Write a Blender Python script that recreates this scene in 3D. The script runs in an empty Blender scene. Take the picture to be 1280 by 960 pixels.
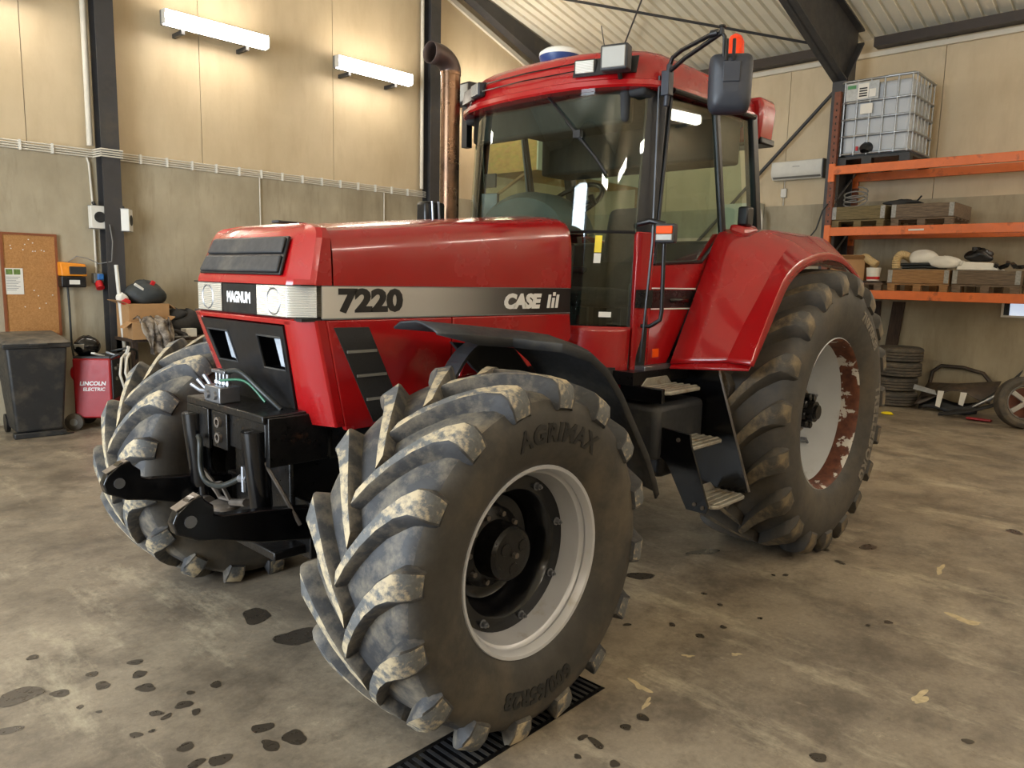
import bpy, bmesh, math, random
from mathutils import Vector, Matrix, Euler
random.seed(7)
PI = math.pi
S = bpy.context.scene
C = S.collection
# ------------------------------------------------------------------ camera
CAM = (-2.1134, -3.1852, 1.7859); YAW, PITCH, ROLL, FPX = 0.7563, 0.1396, -0.0230, 944.71
fw = Vector((math.cos(YAW)*math.cos(PITCH), math.sin(YAW)*math.cos(PITCH), -math.sin(PITCH)))
rt = Vector((math.sin(YAW), -math.cos(YAW), 0)); dn = fw.cross(rt)
r2 = rt*math.cos(ROLL) + dn*math.sin(ROLL); d2 = -rt*math.sin(ROLL) + dn*math.cos(ROLL)
cd = bpy.data.cameras.new('camera'); cam = bpy.data.objects.new('camera', cd); C.objects.link(cam)
M = Matrix((r2, -d2, -fw)).transposed().to_4x4(); M.translation = Vector(CAM); cam.matrix_world = M
cd.sensor_fit = 'HORIZONTAL'; cd.sensor_width = 36.0; cd.lens = FPX/1280*36.0; cd.clip_start = 0.05; cd.clip_end = 200
S.camera = cam
# ------------------------------------------------------------------ world, daylight, exposure
LAMP_E = 22.0; DAY_W = 520.0
w = bpy.data.worlds.new('world'); S.world = w; w.use_nodes = True
w.node_tree.nodes['Background'].inputs[0].default_value = (0.62, 0.72, 0.85, 1)
w.node_tree.nodes['Background'].inputs[1].default_value = 0.6
al = bpy.data.lights.new('daylight_through_gate', 'AREA'); al.shape = 'RECTANGLE'; al.size = 4.6; al.size_y = 4.2
al.energy = DAY_W; al.color = (0.80, 0.90, 1.0)
alo = bpy.data.objects.new('daylight_through_gate', al); C.objects.link(alo)
alo.location = (-7.1, 0.6, 2.25); alo.rotation_euler = (0, -PI/2, 0)
S.view_settings.view_transform = 'Standard'; S.view_settings.look = 'None'
S.view_settings.exposure = 0.95; S.view_settings.gamma = 1.0; S.view_settings.use_curve_mapping = False
# ------------------------------------------------------------------ materials
def lin(c):
    return tuple((v/255/12.92 if v/255 <= 0.04045 else ((v/255+0.055)/1.055)**2.4) for v in c) + (1.0,)
class N:
    """tiny node helper"""
    def __init__(s, name):
        s.m = bpy.data.materials.new(name); s.m.use_nodes = True; s.t = s.m.node_tree
        s.b = s.t.nodes['Principled BSDF']; s.out = s.t.nodes['Material Output']; s.tc = None
    def n(s, typ, **kw):
        o = s.t.nodes.new(typ)
        for k, v in kw.items():
            if k.startswith('i_'):
                k = k[2:]; k = int(k) if k.isdigit() else k.replace('_', ' ')
                o.inputs[k].default_value = v
            else: setattr(o, k, v)
        return o
    def l(s, a, b): s.t.links.new(a, b)
    def co(s, gen='Object'):
        if not s.tc: s.tc = s.n('ShaderNodeTexCoord')
        return s.tc.outputs[gen]
    def noise(s, scale, detail=4, rough=.55, coord=None, stretch=None):
        x = s.n('ShaderNodeTexNoise'); x.inputs['Scale'].default_value = scale
        x.inputs['Detail'].default_value = detail; x.inputs['Roughness'].default_value = rough
        c = coord or s.co()
        if stretch:
            mp = s.n('ShaderNodeMapping'); mp.inputs['Scale'].default_value = stretch; s.l(c, mp.inputs[0]); c = mp.outputs[0]
        s.l(c, x.inputs['Vector']); return x.outputs['Fac']
    def ramp(s, fac, stops):
        r = s.n('ShaderNodeValToRGB'); e = r.color_ramp.elements
        while len(e) < len(stops): e.new(0.5)
        for i, (p, c) in enumerate(stops):
            e[i].position = p; e[i].color = c if len(c) == 4 else lin(c)
        s.l(fac, r.inputs[0]); return r.outputs[0]
    def mix(s, fac, a, b, blend='MIX'):
        x = s.n('ShaderNodeMix', data_type='RGBA', blend_type=blend)
        for sock, v in ((x.inputs['Factor'], fac), (x.inputs['A'], a), (x.inputs['B'], b)):
            if hasattr(v, 'is_output'): s.l(v, sock)
            else: sock.default_value = v
        return x.outputs['Result']
    def bump(s, h, strength, dist=.01):
        b = s.n('ShaderNodeBump'); b.inputs['Strength'].default_value = strength; b.inputs['Distance'].default_value = dist
        s.l(h, b.inputs['Height']); s.l(b.outputs[0], s.b.inputs['Normal'])
W1 = (1, 1, 1, 1); K0 = (0, 0, 0, 1)
def pm(name, col, rough=.5, metal=0., var=.12, scale=9., bump=0., coat=0., dust=None, dscale=3., dlo=.48, dhi=.62, spec=None, emit=None):
    """painted / plastic / metal surface with slight mottling and optional dust"""
    a = N(name); b = a.b; c = lin(col)
    nz = a.noise(scale)
    lo = tuple(v*(1-var) for v in c[:3])+(1,); hi = tuple(min(1, v*(1+var)) for v in c[:3])+(1,)
    o = a.ramp(nz, [(.3, lo), (.7, hi)])
    if dust:
        f = a.ramp(a.noise(dscale, 8, .65), [(dlo, K0), (dhi, W1)])
        o = a.mix(f, o, lin(dust))
    a.l(o, b.inputs['Base Color']); b.inputs['Metallic'].default_value = metal
    rr = a.ramp(a.noise(scale*2.3), [(.3, (max(0, rough-.07),)*3+(1,)), (.7, (min(1, rough+.07),)*3+(1,))]); a.l(rr, b.inputs['Roughness'])
    if coat: b.inputs['Coat Weight'].default_value = coat; b.inputs['Coat Roughness'].default_value = .06
    if spec is not None: b.inputs['Specular IOR Level'].default_value = spec
    if emit: b.inputs['Emission Color'].default_value = lin(emit[0]); b.inputs['Emission Strength'].default_value = emit[1]
    if bump: a.bump(a.noise(scale*3), bump)
    return a.m
MT = {}
MT['red'] = pm('tractor_red_paint', (152, 13, 17), .24, 0, .03, 2, coat=.5, dust=(146, 36, 34), dscale=2.5, dlo=.5, dhi=.95)
MT['black'] = pm('black_paint', (16, 16, 18), .38, 0, .3, 6, dust=(52, 46, 38), dscale=4, dlo=.58, dhi=.85)
MT['gloss_black'] = pm('gloss_black_paint', (9, 9, 11), .2, 0, .2, 6)
MT['frame_black'] = pm('oily_black_iron', (17, 16, 16), .33, .2, .4, 18, bump=.15, dust=(70, 45, 30), dscale=7, dlo=.62, dhi=.75)
MT['plastic'] = pm('black_moulded_plastic', (38, 39, 41), .55, 0, .15, 14, dust=(85, 80, 70), dscale=2.5, dlo=.52, dhi=.8)
MT['mesh_grille'] = pm('grille_mesh', (26, 26, 27), .6, 0, .4, 160, bump=.4)
MT['silver'] = pm('silver_rim_paint', (186, 187, 190), .36, .3, .06, 5, dust=(150, 135, 110), dscale=6, dlo=.58, dhi=.8)
MT['chrome'] = pm('zinc_plated_steel', (128, 130, 134), .36, .8, .1, 20)
MT['steel'] = pm('worn_steel', (120, 112, 104), .42, .7, .2, 20)
MT['grey_rim'] = pm('pale_grey_rim_paint', (196, 198, 198), .5, 0, .05, 6, dust=(150, 142, 126), dscale=4, dlo=.6, dhi=.9)
MT['disc_white'] = pm('blue_white_disc_paint', (206, 214, 226), .4, 0, .05, 6, dust=(150, 142, 126), dscale=4, dlo=.6, dhi=.9)
MT['headliner'] = pm('dark_headliner', (34, 35, 36), .8)
MT['seat'] = pm('grey_seat_cloth', (64, 66, 74), .85, 0, .2, 60)
MT['dash'] = pm('grey_dashboard', (74, 78, 78), .6)
MT['orange_lens'] = pm('orange_lens', (228, 78, 6), .5, 0, .1, 30, spec=.15)
MT['red_lens'] = pm('red_orange_beacon', (235, 60, 12), .18, 0, .1, 30)
MT['white_plastic'] = pm('white_plastic', (215, 212, 202), .45, 0, .04)
MT['yellow'] = pm('yellow_label', (226, 200, 50), .5)
MT['decal_black'] = pm('decal_black', (20, 18, 18), .3)
MT['letter_white'] = pm('letter_white', (222, 222, 220), .4, 0, .02)
MT['letter_black'] = pm('letter_black', (24, 22, 22), .4, 0, .02)
MT['copper'] = pm('heat_stained_exhaust', (116, 88, 66), .3, .85, .25, 6, dust=(60, 48, 40), dscale=3, dlo=.5, dhi=.7)
MT['elbow'] = pm('sooty_exhaust_elbow', (88, 74, 68), .45, .6, .2, 6)
MT['mirror_shell'] = pm('mirror_shell_plastic', (40, 43, 50), .5)
MT['navy'] = pm('navy_plastic', (40, 62, 110), .4)
MT['alu_step'] = pm('cast_aluminium_step', (165, 160, 148), .5, .5, .1, 20, bump=.2, dust=(120, 100, 75), dscale=8, dlo=.5, dhi=.7)
MT['hose'] = pm('rubber_hose', (26, 30, 28), .45)
MT['wire_green'] = pm('green_hose', (46, 100, 74), .4)
# room
MT['steel_dark'] = pm('dark_grey_structural_steel', (58, 57, 58), .5, .1, .12, 4, dust=(80, 74, 64), dscale=3, dlo=.5, dhi=.8)
MT['steel_brown'] = pm('brown_painted_steel', (60, 50, 42), .5, .1, .12, 4)
MT['orange'] = pm('orange_rack_paint', (216, 108, 44), .45, 0, .1, 6, dust=(140, 72, 36), dscale=6, dlo=.56, dhi=.72)
MT['rust_post'] = pm('rusty_rack_post', (112, 62, 40), .6, 0, .25, 14)
MT['trim'] = pm('cream_trim', (214, 205, 186), .5, 0, .04)
MT['pipe_white'] = pm('white_conduit', (205, 198, 182), .5, 0, .05)
MT['wood'] = None
def wood(name, a_, b_, st=(2, 22, 22)):
    a = N(name)
    f = a.noise(3.0, 6, .6, stretch=st)
    a.l(a.ramp(f, [(.3, lin(a_)), (.7, lin(b_))]), a.b.inputs['Base Color']); a.b.inputs['Roughness'].default_value = .8
    a.bump(f, .25); return a.m
MT['wood'] = wood('weathered_grey_timber', (74, 62, 50), (128, 110, 90), (22, 2, 22))
MT['wood_green'] = wood('mossy_timber', (82, 72, 46), (124, 108, 72), (22, 2, 22))
MT['wood_fresh'] = wood('brown_pine', (120, 86, 52), (168, 128, 84), (22, 2, 22))
MT['wood_dark'] = wood('dark_plank', (42, 32, 26), (78, 60, 46), (20, 20, 2))
MT['cardboard'] = pm('cardboard', (168, 128, 84), .85, 0, .08, 8)
MT['galv'] = pm('galvanised_steel', (165, 168, 170), .35, .8, .15, 25)
def m_wallpanel():
    a = N('beige_sandwich_panel'); f = a.noise(.8, 6, .6); g = a.noise(4, 5, .6, stretch=(1.2, 1.2, .35))
    o = a.mix(a.ramp(g, [(.45, K0), (.75, (.35,)*3+(1,))]), a.ramp(f, [(.3, lin((190, 171, 138))), (.7, lin((208, 189, 156)))]), lin((168, 145, 110)))
    a.l(o, a.b.inputs['Base Color']); a.b.inputs['Roughness'].default_value = .5; a.bump(a.noise(30), .04); return a.m
def m_concretewall():
    a = N('stained_concrete_wall'); f = a.noise(1.6, 7, .62, stretch=(1, 1, .5)); g = a.noise(3.2, 7, .7, stretch=(2.2, 2.2, .35))
    o = a.ramp(f, [(.28, lin((146, 134, 110))), (.72, lin((182, 170, 144)))])
    o = a.mix(a.ramp(g, [(.52, K0), (.78, (.6,)*3+(1,))]), o, lin((122, 109, 86)))
    a.l(o, a.b.inputs['Base Color']); a.b.inputs['Roughness'].default_value = .75; a.bump(a.noise(22, 6), .12); return a.m
def m_floor():
    a = N('worn_concrete_floor')
    f = a.noise(.5, 8, .62); g = a.noise(2.2, 10, .72); h = a.noise(8, 9, .75); k = a.noise(1.2, 10, .75, stretch=(1.6, .5, 1)); fine = a.noise(38, 6, .7)
    o = a.ramp(f, [(.3, lin((112, 102, 88))), (.5, lin((140, 128, 110))), (.72, lin((166, 153, 132)))])
    o = a.mix(a.ramp(g, [(.38, (.75,)*3+(1,)), (.56, K0)]), o, lin((88, 79, 68)))
    o = a.mix(a.ramp(k, [(.54, K0), (.66, (.7,)*3+(1,))]), o, lin((192, 180, 154)))
    o = a.mix(a.ramp(h, [(.56, K0), (.70, (.55,)*3+(1,))]), o, lin((74, 66, 56)))
    v = a.noise(4.5, 12, .85)
    o = a.mix(a.ramp(v, [(.58, K0), (.68, (.6,)*3+(1,))]), o, lin((206, 192, 162)))
    o = a.mix(.5, o, a.ramp(fine, [(.25, (.32, .32, .32, 1)), (.75, (.68, .68, .68, 1))]), 'OVERLAY')
    a.l(o, a.b.inputs['Base Color'])
    a.l(a.ramp(a.noise(1.4, 9, .7), [(.35, (.34,)*3+(1,)), (.65, (.60,)*3+(1,))]), a.b.inputs['Roughness'])
    a.bump(a.noise(26, 8, .7), .16, .01); return a.m
MT['panel'] = m_wallpanel(); MT['concrete'] = m_concretewall(); MT['floor'] = m_floor()
MT['sheet'] = pm('cream_corrugated_sheet', (236, 228, 206), .45, .0, .04, 2)
MT['stain'] = pm('oil_stain', (66, 59, 50), .30, 0, .2, 12)
MT['spill'] = pm('pale_spill', (190, 172, 134), .8, 0, .15, 30)
def m_rubber(name, base, dust, dlo, dhi, dscale=5.):
    a = N(name)
    n1 = a.noise(dscale, 9, .68); n2 = a.noise(dscale*4, 6, .7, stretch=(1, .5, 1))
    o = a.ramp(n2, [(.3, tuple(v*.75 for v in lin(base)[:3])+(1,)), (.7, tuple(v*1.25 for v in lin(base)[:3])+(1,))])
    o = a.mix(a.ramp(n1, [(dlo, K0), (dhi, (.85,)*3+(1,))]), o, lin(dust))
    a.l(o, a.b.inputs['Base Color']); a.b.inputs['Roughness'].default_value = .62; a.b.inputs['Specular IOR Level'].default_value = .4
    a.bump(n2, .18); return a.m
MT['rub_side'] = m_rubber('tyre_sidewall_rubber', (58, 55, 50), (104, 93, 76), .46, .80, 2.6)
MT['rub_tread'] = m_rubber('tyre_tread_rubber', (56, 56, 57), (132, 122, 104), .46, .66, 5)
MT['rub_top'] = m_rubber('mud_caked_lug_face', (92, 93, 92), (190, 172, 138), .46, .58, 13)
MT['rub_side_r'] = m_rubber('rear_tyre_sidewall_rubber', (64, 61, 57), (100, 89, 72), .46, .80, 2.6)
MT['rub_top_r'] = m_rubber('dusty_lug_face', (66, 62, 56), (142, 124, 94), .42, .66, 8)
MT['rub_old'] = m_rubber('worn_car_tyre_rubber', (72, 67, 60), (124, 110, 90), .45, .75, 4)
def m_rust():
    a = N('rusted_white_rim'); f = a.ramp(a.noise(7, 6, .6), [(.55, K0), (.57, W1)])
    a.l(a.mix(f, a.ramp(a.noise(20), [(.3, lin((70, 34, 20))), (.7, lin((112, 62, 38)))]), lin((196, 192, 184))), a.b.inputs['Base Color'])
    a.b.inputs['Roughness'].default_value = .7; return a.m
MT['rust'] = m_rust()
def m_decal():
    a = N('silver_to_black_decal'); sp = a.n('ShaderNodeSeparateXYZ'); a.l(a.co(), sp.inputs[0])
    mr = a.n('ShaderNodeMapRange'); mr.inputs['From Min'].default_value = -.42; mr.inputs['From Max'].default_value = 1.25; a.l(sp.outputs[0], mr.inputs[0])
    o = a.ramp(mr.outputs[0], [(.0, lin((205, 202, 196))), (.35, lin((178, 175, 170))), (.62, lin((92, 90, 88))), (.80, lin((30, 27, 27)))])
    a.l(o, a.b.inputs['Base Color']); a.b.inputs['Roughness'].default_value = .38; a.b.inputs['Metallic'].default_value = .35; return a.m
MT['decal'] = m_decal()
def m_glass(name, tint, refl=1.0):
    a = N(name); t = a.t; t.nodes.remove(a.b)
    tr = a.n('ShaderNodeBsdfTransparent'); tr.inputs[0].default_value = tint
    gl = a.n('ShaderNodeBsdfGlossy'); gl.inputs['Roughness'].default_value = .02; gl.inputs[0].default_value = (.95, 1, .98, 1)
    lw = a.n('ShaderNodeLayerWeight'); pw = a.n('ShaderNodeMath', operation='POWER'); pw.inputs[1].default_value = 5; a.l(lw.outputs['Facing'], pw.inputs[0])
    fr = a.n('ShaderNodeMath', operation='MULTIPLY_ADD'); fr.inputs[1].default_value = .92; fr.inputs[2].default_value = .075; a.l(pw.outputs[0], fr.inputs[0])
    mx = a.n('ShaderNodeMixShader'); m2 = a.n('ShaderNodeMath', operation='MULTIPLY'); m2.inputs[1].default_value = refl
    a.l(fr.outputs[0], m2.inputs[0]); a.l(m2.outputs[0], mx.inputs[0]); a.l(tr.outputs[0], mx.inputs[1]); a.l(gl.outputs[0], mx.inputs[2]); a.l(mx.outputs[0], a.out.inputs[0])
    return a.m
MT['glass'] = m_glass('green_tinted_cab_glass', (.66, .76, .67, 1), 1.0)
MT['lens'] = m_glass('clear_lamp_lens', (.86, .88, .88, 1), 1.0)
def m_lens2():
    a = N('fluted_headlamp_lens'); b = a.b
    wv = a.n('ShaderNodeTexWave', wave_type='BANDS', bands_direction='Z'); wv.inputs['Scale'].default_value = 52; a.l(a.co(), wv.inputs['Vector'])
    a.l(a.ramp(wv.outputs['Fac'], [(.2, lin((170, 167, 156))), (.8, lin((218, 215, 204)))]), b.inputs['Base Color'])
    b.inputs['Roughness'].default_value = .16; b.inputs['Metallic'].default_value = .45; b.inputs['Coat Weight'].default_value = .6
    a.bump(wv.outputs['Fac'], .5, .004); return a.m
MT['headlamp'] = m_lens2()
MT['lens_bright'] = pm('clear_fog_lamp_lens', (190, 198, 208), .12, .1, .15, 30, coat=.6)
MT['lens_grey'] = pm('frosted_lamp_lens', (150, 147, 138), .42, .1, .06, 4)
def m_osb():
    a = N('osb_board'); v = a.n('ShaderNodeTexVoronoi'); v.inputs['Scale'].default_value = 14; mp = a.n('ShaderNodeMapping'); mp.inputs['Scale'].default_value = (1, 1, 2.2)
    a.l(a.co(), mp.inputs[0]); a.l(mp.outputs[0], v.inputs['Vector'])
    o = a.mix(a.noise(9), lin((206, 160, 70)), lin((170, 124, 50)))
    o2 = a.mix(.35, o, v.outputs['Color'], 'OVERLAY'); hs = a.n('ShaderNodeHueSaturation'); hs.inputs['Saturation'].default_value = .8; a.l(o2, hs.inputs['Color'])
    a.l(a.mix(.6, hs.outputs[0], o), a.b.inputs['Base Color']); a.b.inputs['Roughness'].default_value = .8; return a.m
MT['osb'] = m_osb()
def m_cork():
    a = N('cork_board'); f = a.noise(60, 6, .7)
    a.l(a.ramp(f, [(.3, lin((150, 104, 56))), (.7, lin((184, 134, 80)))]), a.b.inputs['Base Color']); a.b.inputs['Roughness'].default_value = .9; return a.m
MT['cork'] = m_cork()
def m_emit(name, col, st):
    a = N(name); a.b.inputs['Base Color'].default_value = (.9, .9, .9, 1); a.b.inputs['Emission Color'].default_value = col; a.b.inputs['Emission Strength'].default_value = st; return a.m
MT['tube'] = m_emit('lit_fluorescent_diffuser', (1.0, .91, .79, 1), LAMP_E)
MT['skypane'] = m_emit('daylit_window_pane', (.62, .78, 1, 1), .35)
def m_camo():
    a = N('mottled_grey_cloth'); f = a.noise(9, 5, .6)
    a.l(a.ramp(f, [(.4, lin((62, 54, 48))), (.52, lin((128, 116, 102))), (.62, lin((168, 156, 140)))]), a.b.inputs['Base Color']); a.b.inputs['Roughness'].default_value = .9; return a.m
MT['camo'] = m_camo()
MT['cloth_dark'] = pm('dark_green_grey_nylon', (48, 52, 52), .6, 0, .2, 10, bump=.3)
MT['cloth_black'] = pm('black_cloth', (34, 33, 32), .7, 0, .2, 10, bump=.3)
MT['bin'] = pm('black_bin_plastic', (34, 34, 34), .5, 0, .1, 12, dust=(84, 76, 64), dscale=4, dlo=.5, dhi=.8)
MT['bin_lid'] = pm('dusty_bin_lid', (66, 62, 56), .6, 0, .1, 12, dust=(120, 108, 90), dscale=5, dlo=.42, dhi=.7)
MT['welder_red'] = pm('welder_red_paint', (150, 22, 28), .4, 0, .08)
MT['tank'] = pm('milky_ibc_plastic', (184, 188, 192), .4, 0, .05, 3)
MT['hinge'] = pm('dull_zinc_hinge', (150, 148, 142), .6, .3, .25, 40)
MT['grey_plastic'] = pm('mid_grey_plastic', (120, 118, 112), .5)
MT['yellow_bright'] = pm('bright_yellow', (240, 215, 20), .6)
MT['bag'] = pm('white_sack', (222, 218, 208), .6, 0, .04, 12, bump=.3)
MT['amber_hose'] = pm('clear_amber_duct', (196, 170, 124), .35)
MT['bright_red'] = pm('bright_red', (190, 28, 32), .45)
MT['blue'] = pm('blue_plastic', (50, 110, 175), .45)
MT['charger_orange'] = pm('charger_orange', (226, 138, 30), .45)
MT['paper'] = pm('white_paper', (220, 216, 206), .8, 0, .02)
MT['bumper_brown'] = pm('dusty_dark_bumper', (58, 48, 40), .45, 0, .15, 6, dust=(100, 84, 66), dscale=4, dlo=.5, dhi=.75)
MT['alloy'] = pm('alloy_wheel', (172, 170, 166), .35, .6, .06)
MT['ply'] = pm('pale_painted_board', (196, 196, 180), .6, 0, .05)
# ------------------------------------------------------------------ mesh building
class MB:
    def __init__(s): s.v = []; s.f = []; s.m = []
    def add(s, vs, fs, mi=0):
        o = len(s.v); s.v += [tuple(x) for x in vs]; s.f += [tuple(i+o for i in f) for f in fs]; s.m += [mi]*len(fs); return s
    def box(s, c, d, rot=None, mi=0):
        hx, hy, hz = d[0]/2, d[1]/2, d[2]/2
        vs = [Vector((x*hx, y*hy, z*hz)) for z in (-1, 1) for y in (-1, 1) for x in (-1, 1)]
        if rot: R = Euler(rot).to_matrix(); vs = [R@v for v in vs]
        vs = [v+Vector(c) for v in vs]
        return s.add(vs, [(0, 2, 3, 1), (4, 5, 7, 6), (0, 1, 5, 4), (2, 6, 7, 3), (0, 4, 6, 2), (1, 3, 7, 5)], mi)
    def b2(s, lo, hi, mi=0):
        return s.box([(a+b)/2 for a, b in zip(lo, hi)], [abs(b-a) for a, b in zip(lo, hi)], None, mi)
    def prism(s, poly, axis, a, b, mi=0):
        """poly: 2D points in the two other axes, extruded along axis from a to b"""
        def P(p, t):
            q = [0, 0, 0]; k = [i for i in range(3) if i != axis]; q[k[0]], q[k[1]] = p; q[axis] = t; return q
        n = len(poly); vs = [P(p, a) for p in poly]+[P(p, b) for p in poly]
        fs = [tuple(range(n-1, -1, -1)), tuple(range(n, 2*n))]+[(i, (i+1) % n, (i+1) % n+n, i+n) for i in range(n)]
        return s.add(vs, fs, mi)
    def hexa(s, pts, mi=0):
        return s.add(pts, [(0, 3, 2, 1), (4, 5, 6, 7), (0, 1, 5, 4), (1, 2, 6, 5), (2, 3, 7, 6), (3, 0, 4, 7)], mi)
    def slab(s, quad, t, mi=0):
        """quad of 4 points thickened along its normal"""
        q = [Vector(p) for p in quad]; nrm = (q[1]-q[0]).cross(q[3]-q[0]).normalized()*t
        return s.hexa([p for p in q]+[p+nrm for p in q], mi)
    def tube(s, path, r, n=8, mi=0, cap=True):
        P = [Vector(p) for p in path]; rs = r if isinstance(r, (list, tuple)) else [r]*len(P)
        vs = []; up = None
        for i, p in enumerate(P):
            t = (P[min(i+1, len(P)-1)]-P[max(i-1, 0)]).normalized()
            if up is None: up = t.orthogonal().normalized()
            up = (up-t*up.dot(t)); up = up.normalized() if up.length > 1e-6 else t.orthogonal().normalized()
            sd = t.cross(up)
            vs += [p+(up*math.cos(2*PI*k/n)+sd*math.sin(2*PI*k/n))*rs[i] for k in range(n)]
        fs = []
        for i in range(len(P)-1):
            for k in range(n): fs.append((i*n+k, i*n+(k+1) % n, (i+1)*n+(k+1) % n, (i+1)*n+k))
        if cap: fs += [tuple(range(n-1, -1, -1)), tuple(range((len(P)-1)*n, len(P)*n))]
        return s.add(vs, fs, mi)
    def cyl(s, a, b, r, n=16, mi=0): return s.tube([a, b], r, n, mi)
    def lathe(s, prof, c=(0, 0, 0), axis=1, n=48, mi=0, closed=False, mis=None):
        """prof: (along axis, radius)"""
        vs = []
        for (t, r) in prof:
            for k in range(n):
                a = 2*PI*k/n; q = [0, 0, 0]; q[axis] = t; q[(axis+1) % 3] = r*math.cos(a); q[(axis+2) % 3] = r*math.sin(a)
                vs.append((q[0]+c[0], q[1]+c[1], q[2]+c[2]))
        m = len(prof); o = len(s.v); s.v += vs
        for i in range(m if closed else m-1):
            j = (i+1) % m
            for k in range(n):
                s.f.append((o+i*n+k, o+i*n+(k+1) % n, o+j*n+(k+1) % n, o+j*n+k)); s.m.append(mis[i] if mis else mi)
        if not closed:
            for i, rev in ((0, True), (m-1, False)):
                if prof[i][1] > 1e-5:
                    f = [o+i*n+k for k in range(n)]; s.f.append(tuple(f[::-1] if rev else f)); s.m.append(mis[min(i, m-2)] if mis else mi)
        return s
    def grid(s, rows, mi=0, close=False):
        n = len(rows[0]); vs = [p for r in rows for p in r]; fs = []
        for i in range(len(rows)-1):
            for k in range(n if close else n-1):
                fs.append((i*n+k, i*n+(k+1) % n, (i+1)*n+(k+1) % n, (i+1)*n+k))
        return s.add(vs, fs, mi)
    def blob(s, c, d, amp=.12, seed=0, flat=-.7, n=14, mi=0):
        rnd = random.Random(seed); ph = [(rnd.uniform(1.5, 4), rnd.uniform(1.5, 4), rnd.uniform(0, 6), rnd.uniform(0, 6)) for _ in range(5)]
        rows = []
        for i in range(n+1):
            th = PI*i/n; row = []
            for k in range(2*n):
                f = PI*k/n; q = 1+amp*sum(math.sin(a*th+p1)*math.sin(round(b)*f+p2) for a, b, p1, p2 in ph)/2.2
                z = math.cos(th)*q; z = max(z, flat)
                row.append((c[0]+d[0]*math.sin(th)*math.cos(f)*q, c[1]+d[1]*math.sin(th)*math.sin(f)*q, c[2]+d[2]*z))
            rows.append(row)
        return s.grid(rows, mi, True)
    def build(s, name, mat, parent=None, smooth=None, bevel=0, solid=0, sub=0, segs=2, xf=None):
        me = bpy.data.meshes.new(name); vs = s.v
        if xf: vs = [tuple(xf@Vector(v)) for v in vs]
        me.from_pydata(vs, [], s.f)
        for m_ in (mat if isinstance(mat, (list, tuple)) else [mat]): me.materials.append(MT[m_] if isinstance(m_, str) else m_)
        me.polygons.foreach_set('material_index', s.m)
        bm = bmesh.new(); bm.from_mesh(me)
        bmesh.ops.recalc_face_normals(bm, faces=bm.faces); bm.to_mesh(me); bm.free()
        if smooth is not None:
            me.polygons.foreach_set('use_smooth', [True]*len(me.polygons)); me.set_sharp_from_angle(angle=math.radians(smooth))
        me.update()
        return link(name, me, parent, bevel, solid, sub, segs)
def link(name, me, parent=None, bevel=0, solid=0, sub=0, segs=2):
    o = bpy.data.objects.new(name, me); C.objects.link(o)
    if parent: o.parent = parent
    if solid:
        m = o.modifiers.new('solid', 'SOLIDIFY'); m.thickness = solid; m.offset = 0
    if bevel:
        m = o.modifiers.new('bevel', 'BEVEL'); m.width = bevel; m.segments = segs; m.limit_method = 'ANGLE'; m.angle_limit = math.radians(35)
        m.harden_normals = False
        if segs > 1 and me.polygons:
            me.polygons.foreach_set('use_smooth', [True]*len(me.polygons)); me.set_sharp_from_angle(angle=math.radians(40))
    if sub:
        m = o.modifiers.new('sub', 'SUBSURF'); m.levels = sub; m.render_levels = sub
    return o
def tag(o, label=None, cat=None, group=None, kind=None):
    if label: o['label'] = label
    if cat: o['category'] = cat
    if group: o['group'] = group
    if kind: o['kind'] = kind
    return o
def thing(name, label, cat, loc=(0, 0, 0), rz=0, group=None):
    o = bpy.data.objects.new(name, None); C.objects.link(o); o.location = loc; o.rotation_euler = (0, 0, rz); o.empty_display_size = .1
    return tag(o, label, cat, group)
def copy_tree(o, parent=None):
    c = o.copy(); C.objects.link(c); c.parent = parent
    for ch in list(o.children): copy_tree(ch, c)
    return c
def text_geo(body, size, bold=0., shear=0., extrude=0., align='CENTER', spacing=1.0):
    cu = bpy.data.curves.new('t', 'FONT'); cu.body = body; cu.size = size; cu.offset = bold; cu.shear = shear; cu.extrude = extrude
    cu.align_x = align; cu.align_y = 'CENTER'; cu.resolution_u = 3; cu.space_character = spacing
    ob = bpy.data.objects.new('t', cu); C.objects.link(ob)
    dg = bpy.context.evaluated_depsgraph_get(); me = bpy.data.meshes.new_from_object(ob.evaluated_get(dg))
    vs = [v.co.copy() for v in me.vertices]; fs = [tuple(p.vertices) for p in me.polygons]
    bpy.data.objects.remove(ob); bpy.data.curves.remove(cu); bpy.data.meshes.remove(me)
    return vs, fs
def text(name, body, size, org, xd, yd, mat, parent, bold=0., shear=0., ext=.001, align='CENTER', spacing=1.0, label=None, sx=1.0):
    vs, fs = text_geo(body, size, bold, shear, ext, align, spacing)
    xd = Vector(xd).normalized(); yd = Vector(yd).normalized(); zd = xd.cross(yd); o_ = Vector(org)
    b = MB(); b.add([o_+xd*v.x*sx+yd*v.y+zd*v.z for v in vs], fs)
    o = b.build(name, mat, parent)
    if label: o['label'] = label
    return o
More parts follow.
